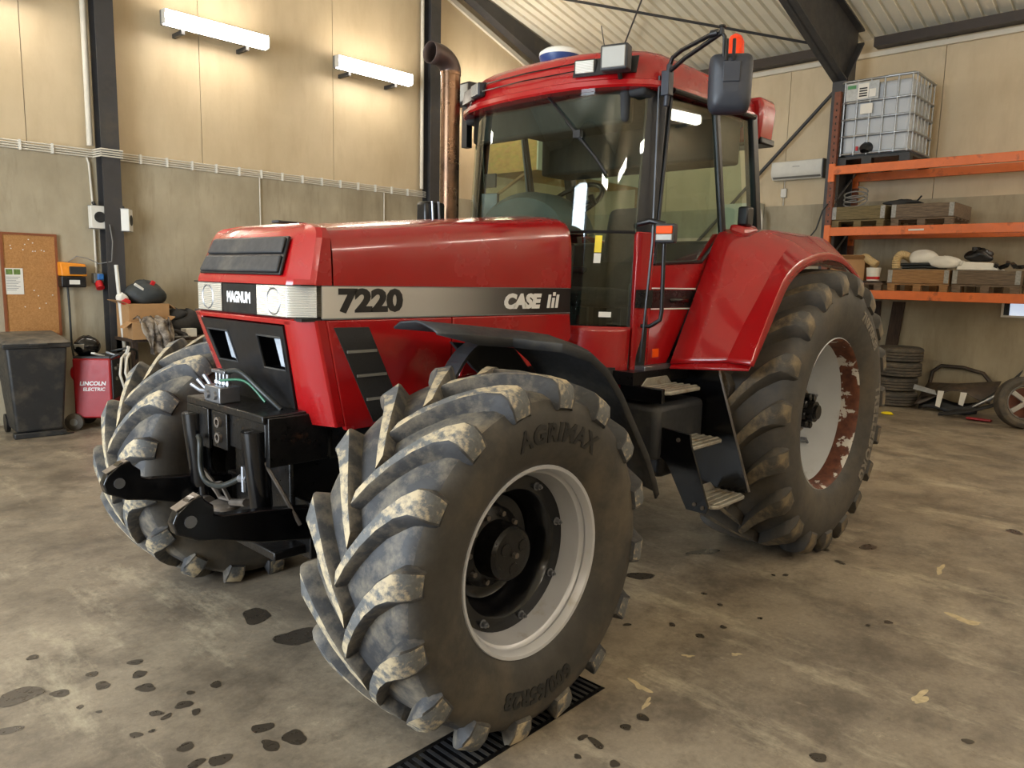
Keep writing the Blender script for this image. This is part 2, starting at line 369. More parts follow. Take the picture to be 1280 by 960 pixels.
# ------------------------------------------------------------------ the room
YB, XR, YF_, XL = 6.76, 10.85, -7.6, -7.2          # back, right, near and gate walls
EAVE, SLOPE, RIDGE = 5.62, 0.225, 1.8
def roof(x): return EAVE+SLOPE*(XR-x) if x > RIDGE else EAVE+SLOPE*(XR-RIDGE)-SLOPE*(RIDGE-x)
fl = MB(); fl.b2((XL-.3, YF_-.3, -.2), (XR+.3, YB+.3, 0)); floor = tag(fl.build('floor', 'floor'), 'worn stained grey concrete workshop floor', kind='structure')
LEDGE = 3.13
def wall(name, label, lo, hi):
    b = MB(); b.b2(lo, hi); return tag(b.build(name, 'concrete'), label, kind='structure')
wb = wall('wall_back', 'concrete wall with beige upper panels behind the tractor', (XL-.3, YB, 0), (XR+.3, YB+.3, LEDGE))
wr = wall('wall_right', 'concrete wall with beige upper panels behind the racking', (XR, YF_, 0), (XR+.3, YB, LEDGE))
wn = wall('wall_near', 'concrete and panel wall behind the viewpoint', (XL-.3, YF_-.3, 0), (XR+.3, YF_, LEDGE))
b = MB()
for lo, hi in (((XL-.3, YF_, 0), (XL, -2.0, roof(XL))), ((XL-.3, 3.2, 0), (XL, YB, roof(XL))), ((XL-.3, -2.0, 4.6), (XL, 3.2, roof(XL)))): b.b2(lo, hi)
wl = tag(b.build('wall_left', 'concrete'), 'wall with the open gate in front of the tractor', kind='structure')
def gable_panels(parent, y0, y1, off):
    x = off
    edges = [XL-.3]
    while x < XR: 
        if x > XL: edges.append(x)
        x += 2.0
    edges += [XR+.3]
    for a, c in zip(edges[:-1], edges[1:]):
        pts = [(a+.004, LEDGE+.002), (c-.004, LEDGE+.002), (c-.004, roof(c)+.05)]
        if a < RIDGE < c: pts.append((RIDGE, roof(RIDGE)+.05))
        pts.append((a+.004, roof(a)+.05))
        q = MB(); q.prism(pts, 1, y0, y1); q.build('wall_panel', 'panel', parent)
gable_panels(wb, YB+.035, YB+.3, .47-8)
gable_panels(wn, YF_-.3, YF_-.035, .47-8)
y = YF_
ys = [YF_]+[.33+2.37*k for k in range(-4, 3) if YF_+.2 < .33+2.37*k < YB]+[YB+.03]
for a, c in zip(ys[:-1], ys[1:]):
    q = MB(); q.b2((XR+.035, a+.004, LEDGE+.002), (XR+.3, c-.004, EAVE+.1)); q.build('wall_panel', 'panel', wr)
# corrugated ceiling, ribs running down the slope
def corr(x0, x1):
    prof = []; y = YF_-.3; p = .19
    while y < YB+.4:
        prof += [(y, 0), (y+.125, 0), (y+.140, .05), (y+.175, .05)]; y += p
    r0 = [(x0, y, roof(x0)+.03+h) for y, h in prof]; r1 = [(x1, y, roof(x1)+.03+h) for y, h in prof]
    return r0, r1
b = MB(); b.grid(corr(RIDGE, XR+.3)); b.grid(corr(XL-.3, RIDGE))
tag(b.build('ceiling', 'sheet', solid=.004), 'cream corrugated sheet roof underside', kind='structure')
b = MB()                                           # outer insulation closes the roof
b.hexa([(RIDGE, YF_-.3, roof(RIDGE)+.12), (XR+.3, YF_-.3, roof(XR+.3)+.12), (XR+.3, YB+.3, roof(XR+.3)+.12), (RIDGE, YB+.3, roof(RIDGE)+.12),
        (RIDGE, YF_-.3, roof(RIDGE)+.3), (XR+.3, YF_-.3, roof(XR+.3)+.3), (XR+.3, YB+.3, roof(XR+.3)+.3), (RIDGE, YB+.3, roof(RIDGE)+.3)])
b.hexa([(XL-.3, YF_-.3, roof(XL-.3)+.12), (RIDGE, YF_-.3, roof(RIDGE)+.12), (RIDGE, YB+.3, roof(RIDGE)+.12), (XL-.3, YB+.3, roof(XL-.3)+.12),
        (XL-.3, YF_-.3, roof(XL-.3)+.3), (RIDGE, YF_-.3, roof(RIDGE)+.3), (RIDGE, YB+.3, roof(RIDGE)+.3), (XL-.3, YB+.3, roof(XL-.3)+.3)])
tag(b.build('ceiling_deck', 'sheet'), 'roof deck above the corrugated sheet', kind='structure')
# trims
def st(name, b, m, label): return tag(b.build(name, m), label, kind='structure')
b = MB(); b.b2((XR-.03, YF_, 5.36), (XR+.03, YB, 5.43)); st('trim_1', b, 'trim', 'pale trim strip along the top of the right wall')
b = MB(); b.b2((XR-.22, 1.7, 5.46), (XR-.02, YB-.15, 5.60)); b.b2((XR-.22, YF_, 5.46), (XR-.02, 1.3, 5.60)); st('eave_beam', b, 'steel_brown', 'brown eave beam under the corrugated roof')
tz = lambda x: 6.26-.342*(x-6.82)
b = MB(); b.slab([(4.2, YB+.036, tz(4.2)), (10.6, YB+.036, tz(10.6)), (10.6, YB+.036, tz(10.6)+.09), (4.2, YB+.036, tz(4.2)+.09)], .05); st('trim_2', b, 'trim', 'pale sloping trim along the gable')
# gable rafter with haunch
b = MB(); b.prism([(RIDGE, roof(RIDGE)-.45), (5.5, roof(5.5)-.42), (6.9, tz(6.9)+.12), (10.3, tz(10.3)+.12), (10.6, roof(10.6)), (RIDGE, roof(RIDGE))], 1, YB-.28, YB-.10); st('gable_rafter', b, 'steel_dark', 'dark steel rafter along the gable wall')
# portal rafter with deep haunch
b = MB(); pts = [(RIDGE, roof(RIDGE)-.5), (5.6, roof(5.6)-.5), (7.9, 5.47), (9.88, 4.83), (10.45, 4.83), (10.45, roof(10.45)), (RIDGE, roof(RIDGE))]
b.prism(pts, 1, 1.475, 1.495)
for p, q in zip(pts[:3], pts[1:4]):
    d = Vector((q[0]-p[0], 0, q[1]-p[1])); n = Vector((d.z, 0, -d.x)).normalized()*-.02
    b.slab([(p[0], 1.38, p[1]), (p[0], 1.59, p[1]), (q[0], 1.59, q[1]), (q[0], 1.38, q[1])], -.025)
b.slab([(RIDGE, 1.38, roof(RIDGE)-.03), (RIDGE, 1.59, roof(RIDGE)-.03), (10.45, 1.59, roof(10.45)-.03), (10.45, 1.38, roof(10.45)-.03)], .025)
b.slab([(9.9, 1.38, 4.86), (9.9, 1.49, 4.86), (10.45, 1.49, 5.5), (10.45, 1.38, 5.5)], .03)
st('portal_rafter', b, 'steel_dark', 'dark steel portal rafter with a deep haunch above the racking')
def icolumn(name, x0, x1, y0, y1, z1, axis, label, m='steel_dark'):
    b = MB(); t = .018
    if axis == 0:   # flanges face x
        b.b2((x0, y0, 0), (x0+t, y1, z1)); b.b2((x1-t, y0, 0), (x1, y1, z1)); b.b2((x0+t, (y0+y1)/2-.006, 0), (x1-t, (y0+y1)/2+.006, z1))
    else:
        b.b2((x0, y0, 0), (x1, y0+t, z1)); b.b2((x0, y1-t, 0), (x1, y1, z1)); b.b2(((x0+x1)/2-.006, y0+t, 0), ((x0+x1)/2+.006, y1-t, z1))
    return st(name, b, m, label)
icolumn('steel_column', 9.88, 10.45, 1.38, 1.59, 4.83, 0, 'dark steel portal column beside the orange racking')
icolumn('steel_column', 1.16, 1.36, 6.54, 6.74, roof(1.26)-.1, 1, 'dark steel column between the two white square boxes')
icolumn('steel_column', 6.14, 6.34, 6.54, 6.74, roof(6.24)-.3, 1, 'dark steel column left of the exhaust stack')
def pipe(name, path, r, m, label, cat, n=8, group=None):
    b = MB(); b.tube(path, r, n); return tag(b.build(name, m, smooth=60), label, cat, group)
pipe('wall_conduit', [(1.09, 6.70, 3.20), (1.09, 6.70, 6.0)], .035, 'pipe_white', 'white vertical conduit left of the nearer wall column', 'conduit')
pipe('wall_conduit', [(6.09, 6.70, 3.20), (6.09, 6.70, 6.2)], .03, 'pipe_white', 'white vertical conduit beside the column left of the exhaust', 'conduit')
pipe('brace_rod', [(10.70, 1.62, 5.15), (10.70, 4.4, 2.35)], .03, 'steel_dark', 'diagonal steel brace rod across the right wall', 'brace')
def roofpt(u, v, dz=-.14):
    d = r2*((u-640)/FPX)+d2*((v-480)/FPX)+fw; k = 0
    o_ = Vector(CAM); t = (EAVE+dz+SLOPE*(XR-o_.x)-o_.z)/(d.z+SLOPE*d.x); return o_+d*t
pA, pB = roofpt(1012, 54), roofpt(712, 0)
pipe('roof_tie_rod', [pA, pA+(pB-pA)*2.2], .022, 'steel_dark', 'long thin dark tie rod crossing below the corrugated roof', 'tie rod')
pA, pB = roofpt(778, 62), roofpt(802, 0)
pipe('roof_tie_rod', [pA+(pA-pB)*1.4, pA+(pB-pA)*3], .014, 'steel_dark', 'short thin dark tie rod rising behind the cab lamp', 'tie rod')
# gate opening in the wall in front of the tractor
b = MB(); b.b2((XL-.32, -2.1, 0), (XL+.03, -2.0, 4.7)); b.b2((XL-.32, 3.2, 0), (XL+.03, 3.3, 4.7)); b.b2((XL-.32, -2.0, 4.6), (XL+.03, 3.2, 4.7)); st('door_1', b, 'steel_dark', 'steel frame of the open gate')
b = MB(); b.b2((XL-6, -6, -.2), (XL-.3, 7, -.02)); st('yard', b, 'concrete', 'concrete yard outside the gate')
# ------------------------------------------------------------------ stains on the floor
def gpt(u, v):
    d = r2*((u-640)/FPX)+d2*((v-480)/FPX)+fw; o_ = Vector(CAM); return o_-d*(o_.z/d.z)
def stain(u, v, r, ar=1.0, m='stain', z=.0015, rough=.22, seed=0, name='oil_stain'):
    p = gpt(u, v); rnd = random.Random(seed+u*31+v); ph = [rnd.uniform(0, 6.28) for _ in range(4)]
    vs = [(p.x, p.y, z)]; n = 30; a0 = rnd.uniform(0, 3)
    for k in range(n):
        a = 2*PI*k/n; q = r*.82*(1+rough*(math.sin(2*a+ph[0])*.5+math.sin(3*a+ph[1])*.4+math.sin(4*a+ph[2])*.2+math.sin(7*a+ph[3])*.12))
        x, y_ = q*math.cos(a), q*math.sin(a)*ar
        vs.append((p.x+x*math.cos(a0)-y_*math.sin(a0), p.y+x*math.sin(a0)+y_*math.cos(a0), z))
    b = MB(); b.add(vs, [(0, k+1, (k+1) % n+1) for k in range(n)]); return b.build(name, m, floor)
for i, (u, v, r, ar) in enumerate([(320, 770, .11, .8), (372, 796, .13, .8), (169, 828, .04, .8), (174, 843, .045, .7), (182, 860, .05, .8), (128, 857, .045, .8), (115, 843, .03, 1),
        (41, 822, .035, .8), (25, 870, .11, .7), (75, 867, .05, .7), (270, 856, .035, .8), (230, 881, .04, .9), (195, 892, .035, .7), (208, 896, .03, .6), (245, 890, .03, .7),
        (170, 919, .03, .8), (190, 914, .015, 1), (232, 934, .04, .8), (328, 910, .05, .8), (338, 932, .055, .6), (368, 922, .06, .9), (275, 950, .05, .8), (245, 955, .04, .7),
        (124, 890, .015, 1), (100, 884, .02, .8), (12, 913, .06, .5), (238, 866, .02, 1),
        (875, 795, .035, .7), (904, 784, .025, .8), (840, 781, .03, .7), (784, 781, .03, .6), (770, 743, .03, .6), (880, 742, .02, 1), (900, 756, .02, 1), (950, 773, .018, 1),
        (1268, 665, .09, .6), (1050, 703, .05, .5), (1030, 687, .05, .7), (1085, 684, .1, .5), (982, 719, .03, .6), (967, 719, .02, .8), (1110, 778, .03, .8), (1085, 782, .02, .7),
        (803, 897, .035, .8), (782, 909, .03, .8), (745, 929, .05, .45), (728, 922, .03, .6), (1023, 947, .045, .7), (768, 955, .03, .7), (722, 946, .02, .8), (1210, 927, .03, .7), (800, 720, .12, .5), (880, 690, .14, .4)]):
    stain(u, v, r, ar, seed=i)
for i, (u, v, r, ar) in enumerate([(800, 858, .06, .45), (1205, 775, .09, .5), (808, 880, .05, .3), (1150, 872, .09, .3), (1175, 712, .10, .25), (920, 818, .03, .5), (860, 820, .03, .5)]):
    stain(u, v, r, ar, 'spill', .001, .7, i, 'pale_spill')
# ------------------------------------------------------------------ drain grate under the front tyre
g = thing('drain_grate', 'dark slotted steel drain grate running under the front tyre', 'drain grate', (-.6, -1.25, 0))
b = MB(); b.b2((-.75, -.115, 0), (1.06, -.095, .0019)); b.b2((-.75, .095, 0), (1.06, .115, .0019)); b.build('grate_frame', 'frame_black', g, bevel=.002, segs=1) if False else b.build('grate_frame', 'frame_black', g)
b = MB(); b.b2((-.75, -.095, .0002), (1.06, .095, .0007)); b.build('channel_shade', 'gloss_black', g)  # flat dark sheet stands in for the shade down in the drain
bar = MB(); bar.b2((-.008, -.095, .0007), (.008, .095, .0019)); o0 = None
for k in range(51):
    if o0 is None: o0 = bar.build('grate_bar', 'plastic', g); o = o0
    else: o = o0.copy(); C.objects.link(o)
    o.location = (-.74+k*.0355, 0, 0)
# ------------------------------------------------------------------ the tractor
T = thing('tractor', 'red tractor with black fenders, large muddy lugged tyres and a glazed cab', 'tractor')
WB = 2.958
def wheel(name, cx, side, zc, rim, hw, rl, nl, mats, phase, lettering):
    """side -1 = near (left) side. local y is outward*side"""
    ky = hw/.30; k = (rl-rim)/(.73-.381)
    R = lambda r: rl-(.73-r)*k
    cy = side*abs(lettering['cy'])
    prof = [(-.225, .366), (-.25, .385), (-.272, .42), (-.294, .48), (-.30, .545), (-.292, .60), (-.270, .640), (-.235, .660), (-.15, .673), (0, .678)]
    full = [(y*ky, R(r)) for y, r in prof]+[(-y*ky, R(r)) for y, r in prof[-2::-1]]
    full += [(.20*ky, R(.372)), (-.20*ky, R(.372))]
    b = MB(); mi = [0]*5+[0]+[1]*7+[0]*8
    b.lathe(full, n=72, closed=True, mis=(mi+[0]*40)[:len(full)])
    ty = b.build(name+'_tyre', [mats[0], mats[1]], T, smooth=50); ty.location = (cx, cy, zc)
    # lug
    top = [(.022, .727), (-.03, .730), (-.09, .730), (-.15, .729), (-.21, .726), (-.258, .718), (-.286, .700), (-.303, .660), (-.303, .612)]
    bas = [(.022, .67), (-.03, .67), (-.09, .67), (-.15, .67), (-.21, .665), (-.245, .645), (-.255, .625), (-.266, .61), (-.275, .597)]
    hwid = [.031, .034, .036, .039, .044, .050, .053, .053, .048]
    sh = [.014, .016, .018, .020, .022, .024, .024, .020, .014]
    adv = .47*(1.0 if rl < .8 else .86)
    def lugmesh(sg, clamp=None):
        vs = []; n = len(top)
        for i in range(n):
            s = min(1, (abs(top[i][0]-.022))/.30); ph = adv*(1-(1-s)**1.45)
            (yt, rt_), (yb, rb) = top[i], bas[i]; rt_, rb = R(rt_), R(rb); w_, e_ = hwid[i]*k, sh[i]*k
            for (yy, rr, arc) in ((yb, rb, -w_-e_), (yt, rt_-.008*k, -w_-.003), (yt, rt_, -w_+.006*k), (yt, rt_, w_-.006*k), (yt, rt_-.008*k, w_+.003), (yb, rb, w_+e_)):
                a = ph+arc/rl
                vs.append([-rr*math.cos(a), yy*ky*(-sg), rr*math.sin(a)])
        m = 6; b = MB(); fs = []; mm = []
        for i in range(n-1):
            for j in range(m-1):
                f = (i*m+j, i*m+j+1, (i+1)*m+j+1, (i+1)*m+j); fs.append(f); mm.append(1 if j == 2 else 0)
        fs += [tuple(range(m)), tuple(range((n-1)*m, n*m))]; mm += [0, 0]
        b.v = [tuple(v) for v in vs]; b.f = fs; b.m = mm
        return b
    base = {sg: None for sg in (-1, 1)}
    for sg in (-1, 1):
        for i in range(nl):
            ang = 2*PI*(i+(0.5 if sg > 0 else 0))/nl+phase
            # lowest reach decides whether the lug is flattened by the floor
            b = lugmesh(sg); rot = Matrix.Rotation(ang, 3, 'Y')
            zmin = min((rot@Vector(v)).z for v in b.v)
            if zmin < -zc+.002:
                b.v = [tuple((rot@Vector(v))[:2])+(max((rot@Vector(v)).z, -zc+.002),) for v in b.v]
                o = b.build('tread_lug', [mats[1], mats[2]], ty, smooth=40)
            elif base[sg] is None:
                o = b.build('tread_lug', [mats[1], mats[2]], ty, smooth=40); base[sg] = o; o.rotation_euler = (0, ang, 0)
            else:
                o = base[sg].copy(); C.objects.link(o); o.rotation_euler = (0, ang, 0)
    # lettering moulded on the outer sidewall (near side only)
    if side < 0:
        for body, size, ctr_deg, rr, sp in lettering['txt']:
            vs, fs = text_geo(body, size, .004, .0, .004, 'CENTER', sp); tb = MB(); out = []
            pr = sorted((R(r), y*ky) for y, r in prof)
            for v in vs:
                rad = rr+v.y; f = math.radians(ctr_deg)+v.x/rr
                yy = pr[0][1]
                for (ra, ya), (rb_, yb_) in zip(pr[:-1], pr[1:]):
                    if ra <= rad <= rb_: yy = ya+(yb_-ya)*(rad-ra)/(rb_-ra)
                out.append((rad*math.sin(f), yy-.001-v.z*.7, rad*math.cos(f)))
            tb.add(out, fs); tb.build('sidewall_lettering', 'rub_letter_pale' if lettering.get('pale') else 'rub_letter', ty)
    return ty
MT['rub_letter'] = pm('moulded_rubber_letter', (26, 25, 24), .5)
MT['rub_letter_pale'] = pm('scuffed_rubber_letter', (118, 111, 100), .6)
FCY, RCY, FZ, RZ = 1.084, 1.035, .695, .9355
fm = ('rub_side', 'rub_tread', 'rub_top'); rm = ('rub_side_r', 'rub_side_r', 'rub_top_r')
lf = dict(cy=FCY, dark=False, txt=[('AGRIMAX', .10, 9, .515, 1.08), ('600/65R28', .085, 181, .515, 1.05)])
lr = dict(cy=RCY, dark=False, pale=True, txt=[('TRELLEBORG', .11, 108, .70, 1.15), ('710/70R38', .09, 38, .70, 1.0)])
wheel('front', 0, -1, FZ, .381, .30, .73, 16, fm, .08, lf)
wheel('front', 0, 1, FZ, .381, .30, .73, 16, fm, .19, lf)
wheel('rear', WB, -1, RZ, .508, .355, .955, 19, rm, .05, lr)
wheel('rear', WB, 1, RZ, .508, .355, .955, 19, rm, .12, lr)
def bolt(b, c, r, h, sd): b.lathe([(0, 0), (0, r), (sd*h, r*.9), (sd*h, 0)], c, 1, 6)
for sd in (-1, 1):
    c = (0, sd*FCY, FZ); s = sd
    # front rim: silver rolled barrel
    b = MB(); pr = [(.232, .372), (.246, .384), (.253, .380), (.250, .368), (.236, .358), (.222, .352), (.212, .357), (.203, .353), (.196, .342), (.17, .334), (.145, .330), (.115, .318), (-.12, .312), (-.2, .34), (-.245, .381), (-.24, .386), (-.2, .36), (-.1, .33), (.1, .33), (.2, .362)]
    b.lathe([(s*y, r) for y, r in pr], c, 1, 72, closed=True); rim = b.build('front_rim', 'silver', T, smooth=35)
    b = MB(); pr = [(.118, .318), (.118, .262), (.108, .252), (.06, .238), (.0, .215), (-.015, .19), (-.015, .15), (-.03, .15), (-.03, .2), (-.02, .23), (.04, .255), (.098, .27), (.106, .318)]
    b.lathe([(s*y, r) for y, r in pr], c, 1, 64, closed=True); dsc = b.build('wheel_disc', 'gloss_black', T, smooth=35)
    for k in range(8):
        a = 2*PI*k/8+.25; q = (c[0]+.289*math.cos(a), c[1]+s*.118, c[2]+.289*math.sin(a))
        b = MB(); b.lathe([(0, .018), (s*.004, .018), (s*.005, .013), (s*.022, .012), (s*.022, .007), (s*.032, .006)], q, 1, 8); b.build('rim_bolt', 'chrome', dsc, smooth=30)
    b = MB(); b.lathe([(s*y, r) for y, r in [(-.20, .17), (-.05, .17), (.01, .168), (.02, .15), (.03, .118), (.12, .112), (.135, .100), (.140, .07), (.141, .0)]], c, 1, 40); hub = b.build('front_hub', 'frame_black', T, smooth=30)
    for k in range(3):
        a = 2*PI*k/3+.5; q = (c[0]+.058*math.cos(a), c[1]+s*.139, c[2]+.058*math.sin(a)); b = MB(); b.lathe([(0, .026), (s*.005, .024), (s*.005, 0)], q, 1, 16); b.build('hub_boss', 'frame_black', hub)
    for k in range(10):
        a = 2*PI*k/10; q = (c[0]+.142*math.cos(a), c[1]+s*.018, c[2]+.142*math.sin(a)); b = MB(); bolt(b, q, .013, .022, s); b.build('hub_bolt', 'steel', hub)
    b = MB(); bolt(b, (c[0], c[1]+s*.14, c[2]), .014, .018, s); b.build('hub_plug', 'steel', hub)
    # rear rim
    c = (WB, sd*RCY, RZ)
    b = MB(); pr = [(.275, .498), (.292, .512), (.298, .505), (.290, .494), (.27, .484), (.235, .478), (.18, .474), (.12, .468), (-.10, .455), (-.2, .46), (-.29, .508), (-.28, .512), (-.2, .48), (0, .475), (.2, .49)]
    mi = [0, 0, 1, 1, 1, 1, 0, 0, 0, 0, 0, 0, 0, 0, 0]
    b.lathe([(s*y, r) for y, r in pr], c, 1, 80, closed=True, mis=mi); b.build('rear_rim', ['grey_rim', 'rust'], T, smooth=35)
    b = MB(); pr = [(y-.09, r) for y, r in [(-.02, .46), (-.02, .40), (-.0, .38), (.02, .20), (.02, .10), (.0, .10), (0, .2), (-.02, .37), (-.04, .4), (-.04, .46)]]
    b.lathe([(s*y, r) for y, r in pr], c, 1, 64, closed=True); dsc = b.build('rear_wheel_disc', 'disc_white', T, smooth=35)
    for k in range(8):
        a = 2*PI*k/8+.1; q = Vector((c[0]+.425*math.cos(a), c[1]-s*.10, c[2]+.425*math.sin(a)))
        b = MB(); b.tube([q+Vector((0, s*.0, 0)), q+Vector((0, s*.11, 0))], .018, 8); b.tube([q+Vector((math.cos(a)*.02*j, s*.11, math.sin(a)*.02*j)) for j in (0, 2)], .01, 6); b.build('rim_clamp', 'chrome', dsc, smooth=40)
    b = MB(); b.lathe([(s*y, r) for y, r in [(-.3, .14), (.02, .14), (.08, .135), (.10, .125), (.10, .07), (.19, .07), (.19, .05), (.21, .048), (.21, 0)]], c, 1, 32); hub = b.build('rear_hub', 'frame_black', T, smooth=30)
    for k in range(8):
        a = 2*PI*k/8+.2; q = (c[0]+.098*math.cos(a), c[1]+s*.095, c[2]+.098*math.sin(a)); b = MB(); b.lathe([(0, .027), (s*.06, .026), (s*.065, .02), (s*.065, 0)], q, 1, 8); b.build('hub_bolt', 'frame_black', hub, smooth=30)
    b = MB(); b.lathe([(s*.07, .150), (s*.09, .150), (s*.097, .135), (s*.097, 0)], c, 1, 24); b.build('hub_ring', 'steel', hub)
# chassis, engine, axles
b = MB(); b.b2((-.25, -.30, .95), (1.45, .30, 1.75)); b.b2((-.30, -.22, .62), (1.5, .22, .98)); b.build('engine_block', 'frame_black', T, bevel=.02)
b = MB(); b.b2((1.3, -.34, .6), (2.7, .34, 1.28)); b.b2((2.55, -.42, .55), (3.35, .42, 1.35)); b.build('transmission', 'frame_black', T, bevel=.03)
b = MB(); b.tube([(0, -.95, FZ), (0, -.5, FZ-.02), (0, 0, FZ+.03), (0, .5, FZ-.02), (0, .95, FZ)], [.12, .10, .17, .10, .12], 16); b.build('front_axle', 'frame_black', T, smooth=40)
b = MB(); b.tube([(WB, -.98, RZ), (WB, -.5, RZ), (WB, 0, RZ), (WB, .5, RZ), (WB, .98, RZ)], [.13, .17, .25, .17, .13], 16); b.build('rear_axle', 'frame_black', T, smooth=40)
b = MB(); b.prism([(-.42, 1.10), (.55, 1.10), (.62, .85), (.1, .88), (-.1, .60), (-.42, .60)], 1, -.26, .26); b.build('front_frame', 'frame_black', T, bevel=.015)
# ---- hood
HW = .49
def hsec(x, zs):
    h = [(HW, 1.737), (HW-.001, 1.80), (HW-.006, zs-.09), (HW-.014, zs-.04), (HW-.032, zs-.010), (HW-.065, zs+.008), (HW-.14, zs+.022), (HW-.3, zs+.034), (0, zs+.040)]
    return [(x, -y, z) for y, z in h]+[(x, y, z) for y, z in h[-2::-1]]
zs = lambda x: 1.957+(x+.345)*.098
xs = [-.342, -.2, .1, .4, .7, 1.0, 1.14, 1.175, 1.195, 1.205]
rows = [hsec(x, zs(x)-(0, 0, 0, 0, 0, 0, 0, .006, .02, .05)[i]) for i, x in enumerate(xs)]
b = MB(); b.grid(rows); b.add(rows[-1], [tuple(range(len(rows[-1])))]); hood = b.build('hood', 'red', T, smooth=32)
# nose cap above the lamps
def nring(z, xf, yc, xs_, ys, n=3):
    h = [(xf, 0), (xf, yc*.55), (xf+.004, yc-.03), (xf+.018, yc), (xs_-.02, ys-.014), (xs_, ys), (-.347, ys)]
    return [(x, -y, z) for x, y in h[::-1]]+[(x, y, z) for x, y in h[1:]]
lv = [(1.737, -.512, .43, -.425, .488), (1.76, -.508, .43, -.42, .487), (1.93, -.436, .375, -.385, .478), (1.955, -.420, .36, -.375, .462), (1.972, -.40, .345, -.37, .445), (1.985, -.36, .32, -.36, .42)]
lv[-1] = (1.985, -.385, .32, -.362, .40)
rows = [nring(*q) for q in lv]
topc = [(x, y*.75, 1.997) if abs(y) > .01 else (x, y, 1.999) for x, y, z in rows[-1]]; topc = [(max(x, -.35), y, z) for x, y, z in topc]
b = MB(); b.grid(rows+[topc]); nose = b.build('hood_nose', 'red', T, smooth=21)
# upper grille insert in the nose (two padded louvre panels and a frame)
def npt(y, z, off=.0):
    t = (z-1.76)/(1.93-1.76); return (-.508+.072*t-off*.92, y, z+off*.38)
b = MB(); fr = [npt(-.365, 1.772, .002), npt(.365, 1.772, .002), npt(.33, 1.932, .002), npt(-.33, 1.932, .002)]; b.slab(fr, -.012); b.build('grille_frame', 'black', nose, bevel=.004)
for z0, z1, w0, w1 in ((1.780, 1.848, .352, .338), (1.858, 1.924, .336, .322)):
    b = MB(); b.slab([npt(-w0, z0, .012), npt(w0, z0, .012), npt(w1, z1, .012), npt(-w1, z1, .012)], -.014); b.build('grille_pad', 'plastic', nose, bevel=.008, segs=3)
b = MB(); b.box((-.20, .1, 2.02), (.16, .05, .012), (0, 0, .2)); b.build('hood_latch_cover', 'plastic', T, bevel=.004)
# lamp band: two headlamps round the corners with the badge between
def band(z0, z1, ya, yb, off=0.):
    """strip following the nose plan between lateral positions, as rows"""
    plan = [(-.505, 0), (-.505, .40), (-.485, .43), (-.425, HW-.008), (-.395, HW-.003)]
    pts = []
    for i, (x, y) in enumerate(plan): pts.append((x-off*(1 if i < 3 else .4), y+(off if i > 2 else 0)))
    res = []
    ys_ = [ya]+[p[1] for p in pts if ya+.004 < p[1] < yb-.004]+[yb]
    for y in ys_:
        for p, q in zip(pts[:-1], pts[1:]):
            if p[1] <= y <= q[1]+1e-6:
                t = 0 if q[1] == p[1] else (y-p[1])/(q[1]-p[1]); res.append((p[0]+(q[0]-p[0])*t, y)); break
    return res
for sd in (-1, 1):
    pl = band(0, 0, .162, HW-.003, .004)
    b = MB(); b.grid([[(x, sd*y, z) for x, y in pl] for z in (1.606, 1.732)]+[[(x+.06, sd*y*.93, z) for x, y in pl] for z in (1.732, 1.606)]+[[(x, sd*y, 1.606) for x, y in pl]])
    hl = b.build('headlamp', 'headlamp', T, smooth=30)
    b = MB(); b.lathe([(-.0, .050), (-.0025, .054), (0, .058), (.004, .054)], (-.5092, sd*.30, 1.668), 0, 32, closed=True); b.build('reflector_rim', 'chrome', hl)
    b = MB(); b.grid([[(x-.003, sd*(y+.001), z) for x, y in [pl[0], pl[-1]]] for z in (1.60, 1.604)]); 
b = MB(); b.b2((-.507, -.16, 1.604), (-.46, .16, 1.734)); bd = b.build('badge_panel', 'black', T, bevel=.003)
text('badge_lettering', 'MAGNUM', .062, (-.509, .0, 1.672), (0, -1, 0), (0, 0, 1), 'letter_white', bd, .0035, 0, .001, sx=.78)
b = MB(); b.b2((-.49, -.485, 1.590), (-.40, .485, 1.602)); b.b2((-.49, -.485, 1.733), (-.40, .485, 1.739)); b.build('lamp_band_frame', 'black', T)
# side decal strips
for sd in (-1, 1):
    b = MB(); b.b2((-.395, sd*(HW-.01), 1.60), (1.205, sd*(HW-.002), 1.735)); dc = b.build('decal_strip', 'decal', T)
    b = MB(); b.b2((-.395, sd*(HW-.01), 1.596), (1.205, sd*(HW+.0005), 1.602)); b.b2((-.395, sd*(HW-.01), 1.733), (1.205, sd*(HW-.001), 1.7365)); b.build('decal_edge', 'chrome', dc)
    if sd < 0:
        yy = -(HW-.002)-.001
        text('model_number', '7220', .128, (-.150, yy, 1.670), (1, 0, 0), (0, 0, 1), 'letter_black', dc, .007, 0, .001, spacing=1.0, sx=1.30)
        text('maker_lettering', 'CASE', .098, (.805, yy, 1.662), (1, 0, 0), (0, 0, 1), 'letter_white', dc, .006, .18, .001, spacing=.97, sx=1.22)
        b = MB()
        for i, (h0, h1) in enumerate(((.0, .072), (.0, .055), (.0, .072))):
            x = 1.005+i*.034; b.slab([(x, yy, 1.628+h0), (x+.022, yy, 1.628+h0), (x+.022+h1*.18, yy, 1.628+h1), (x+h1*.18, yy, 1.628+h1)], .0015)
        b.slab([(1.005+.034+.0135, yy, 1.693), (1.005+.034+.0355, yy, 1.693), (1.005+.034+.0385, yy, 1.713), (1.005+.034+.0165, yy, 1.713)], .0015)
        b.build('maker_emblem', 'letter_white', dc)
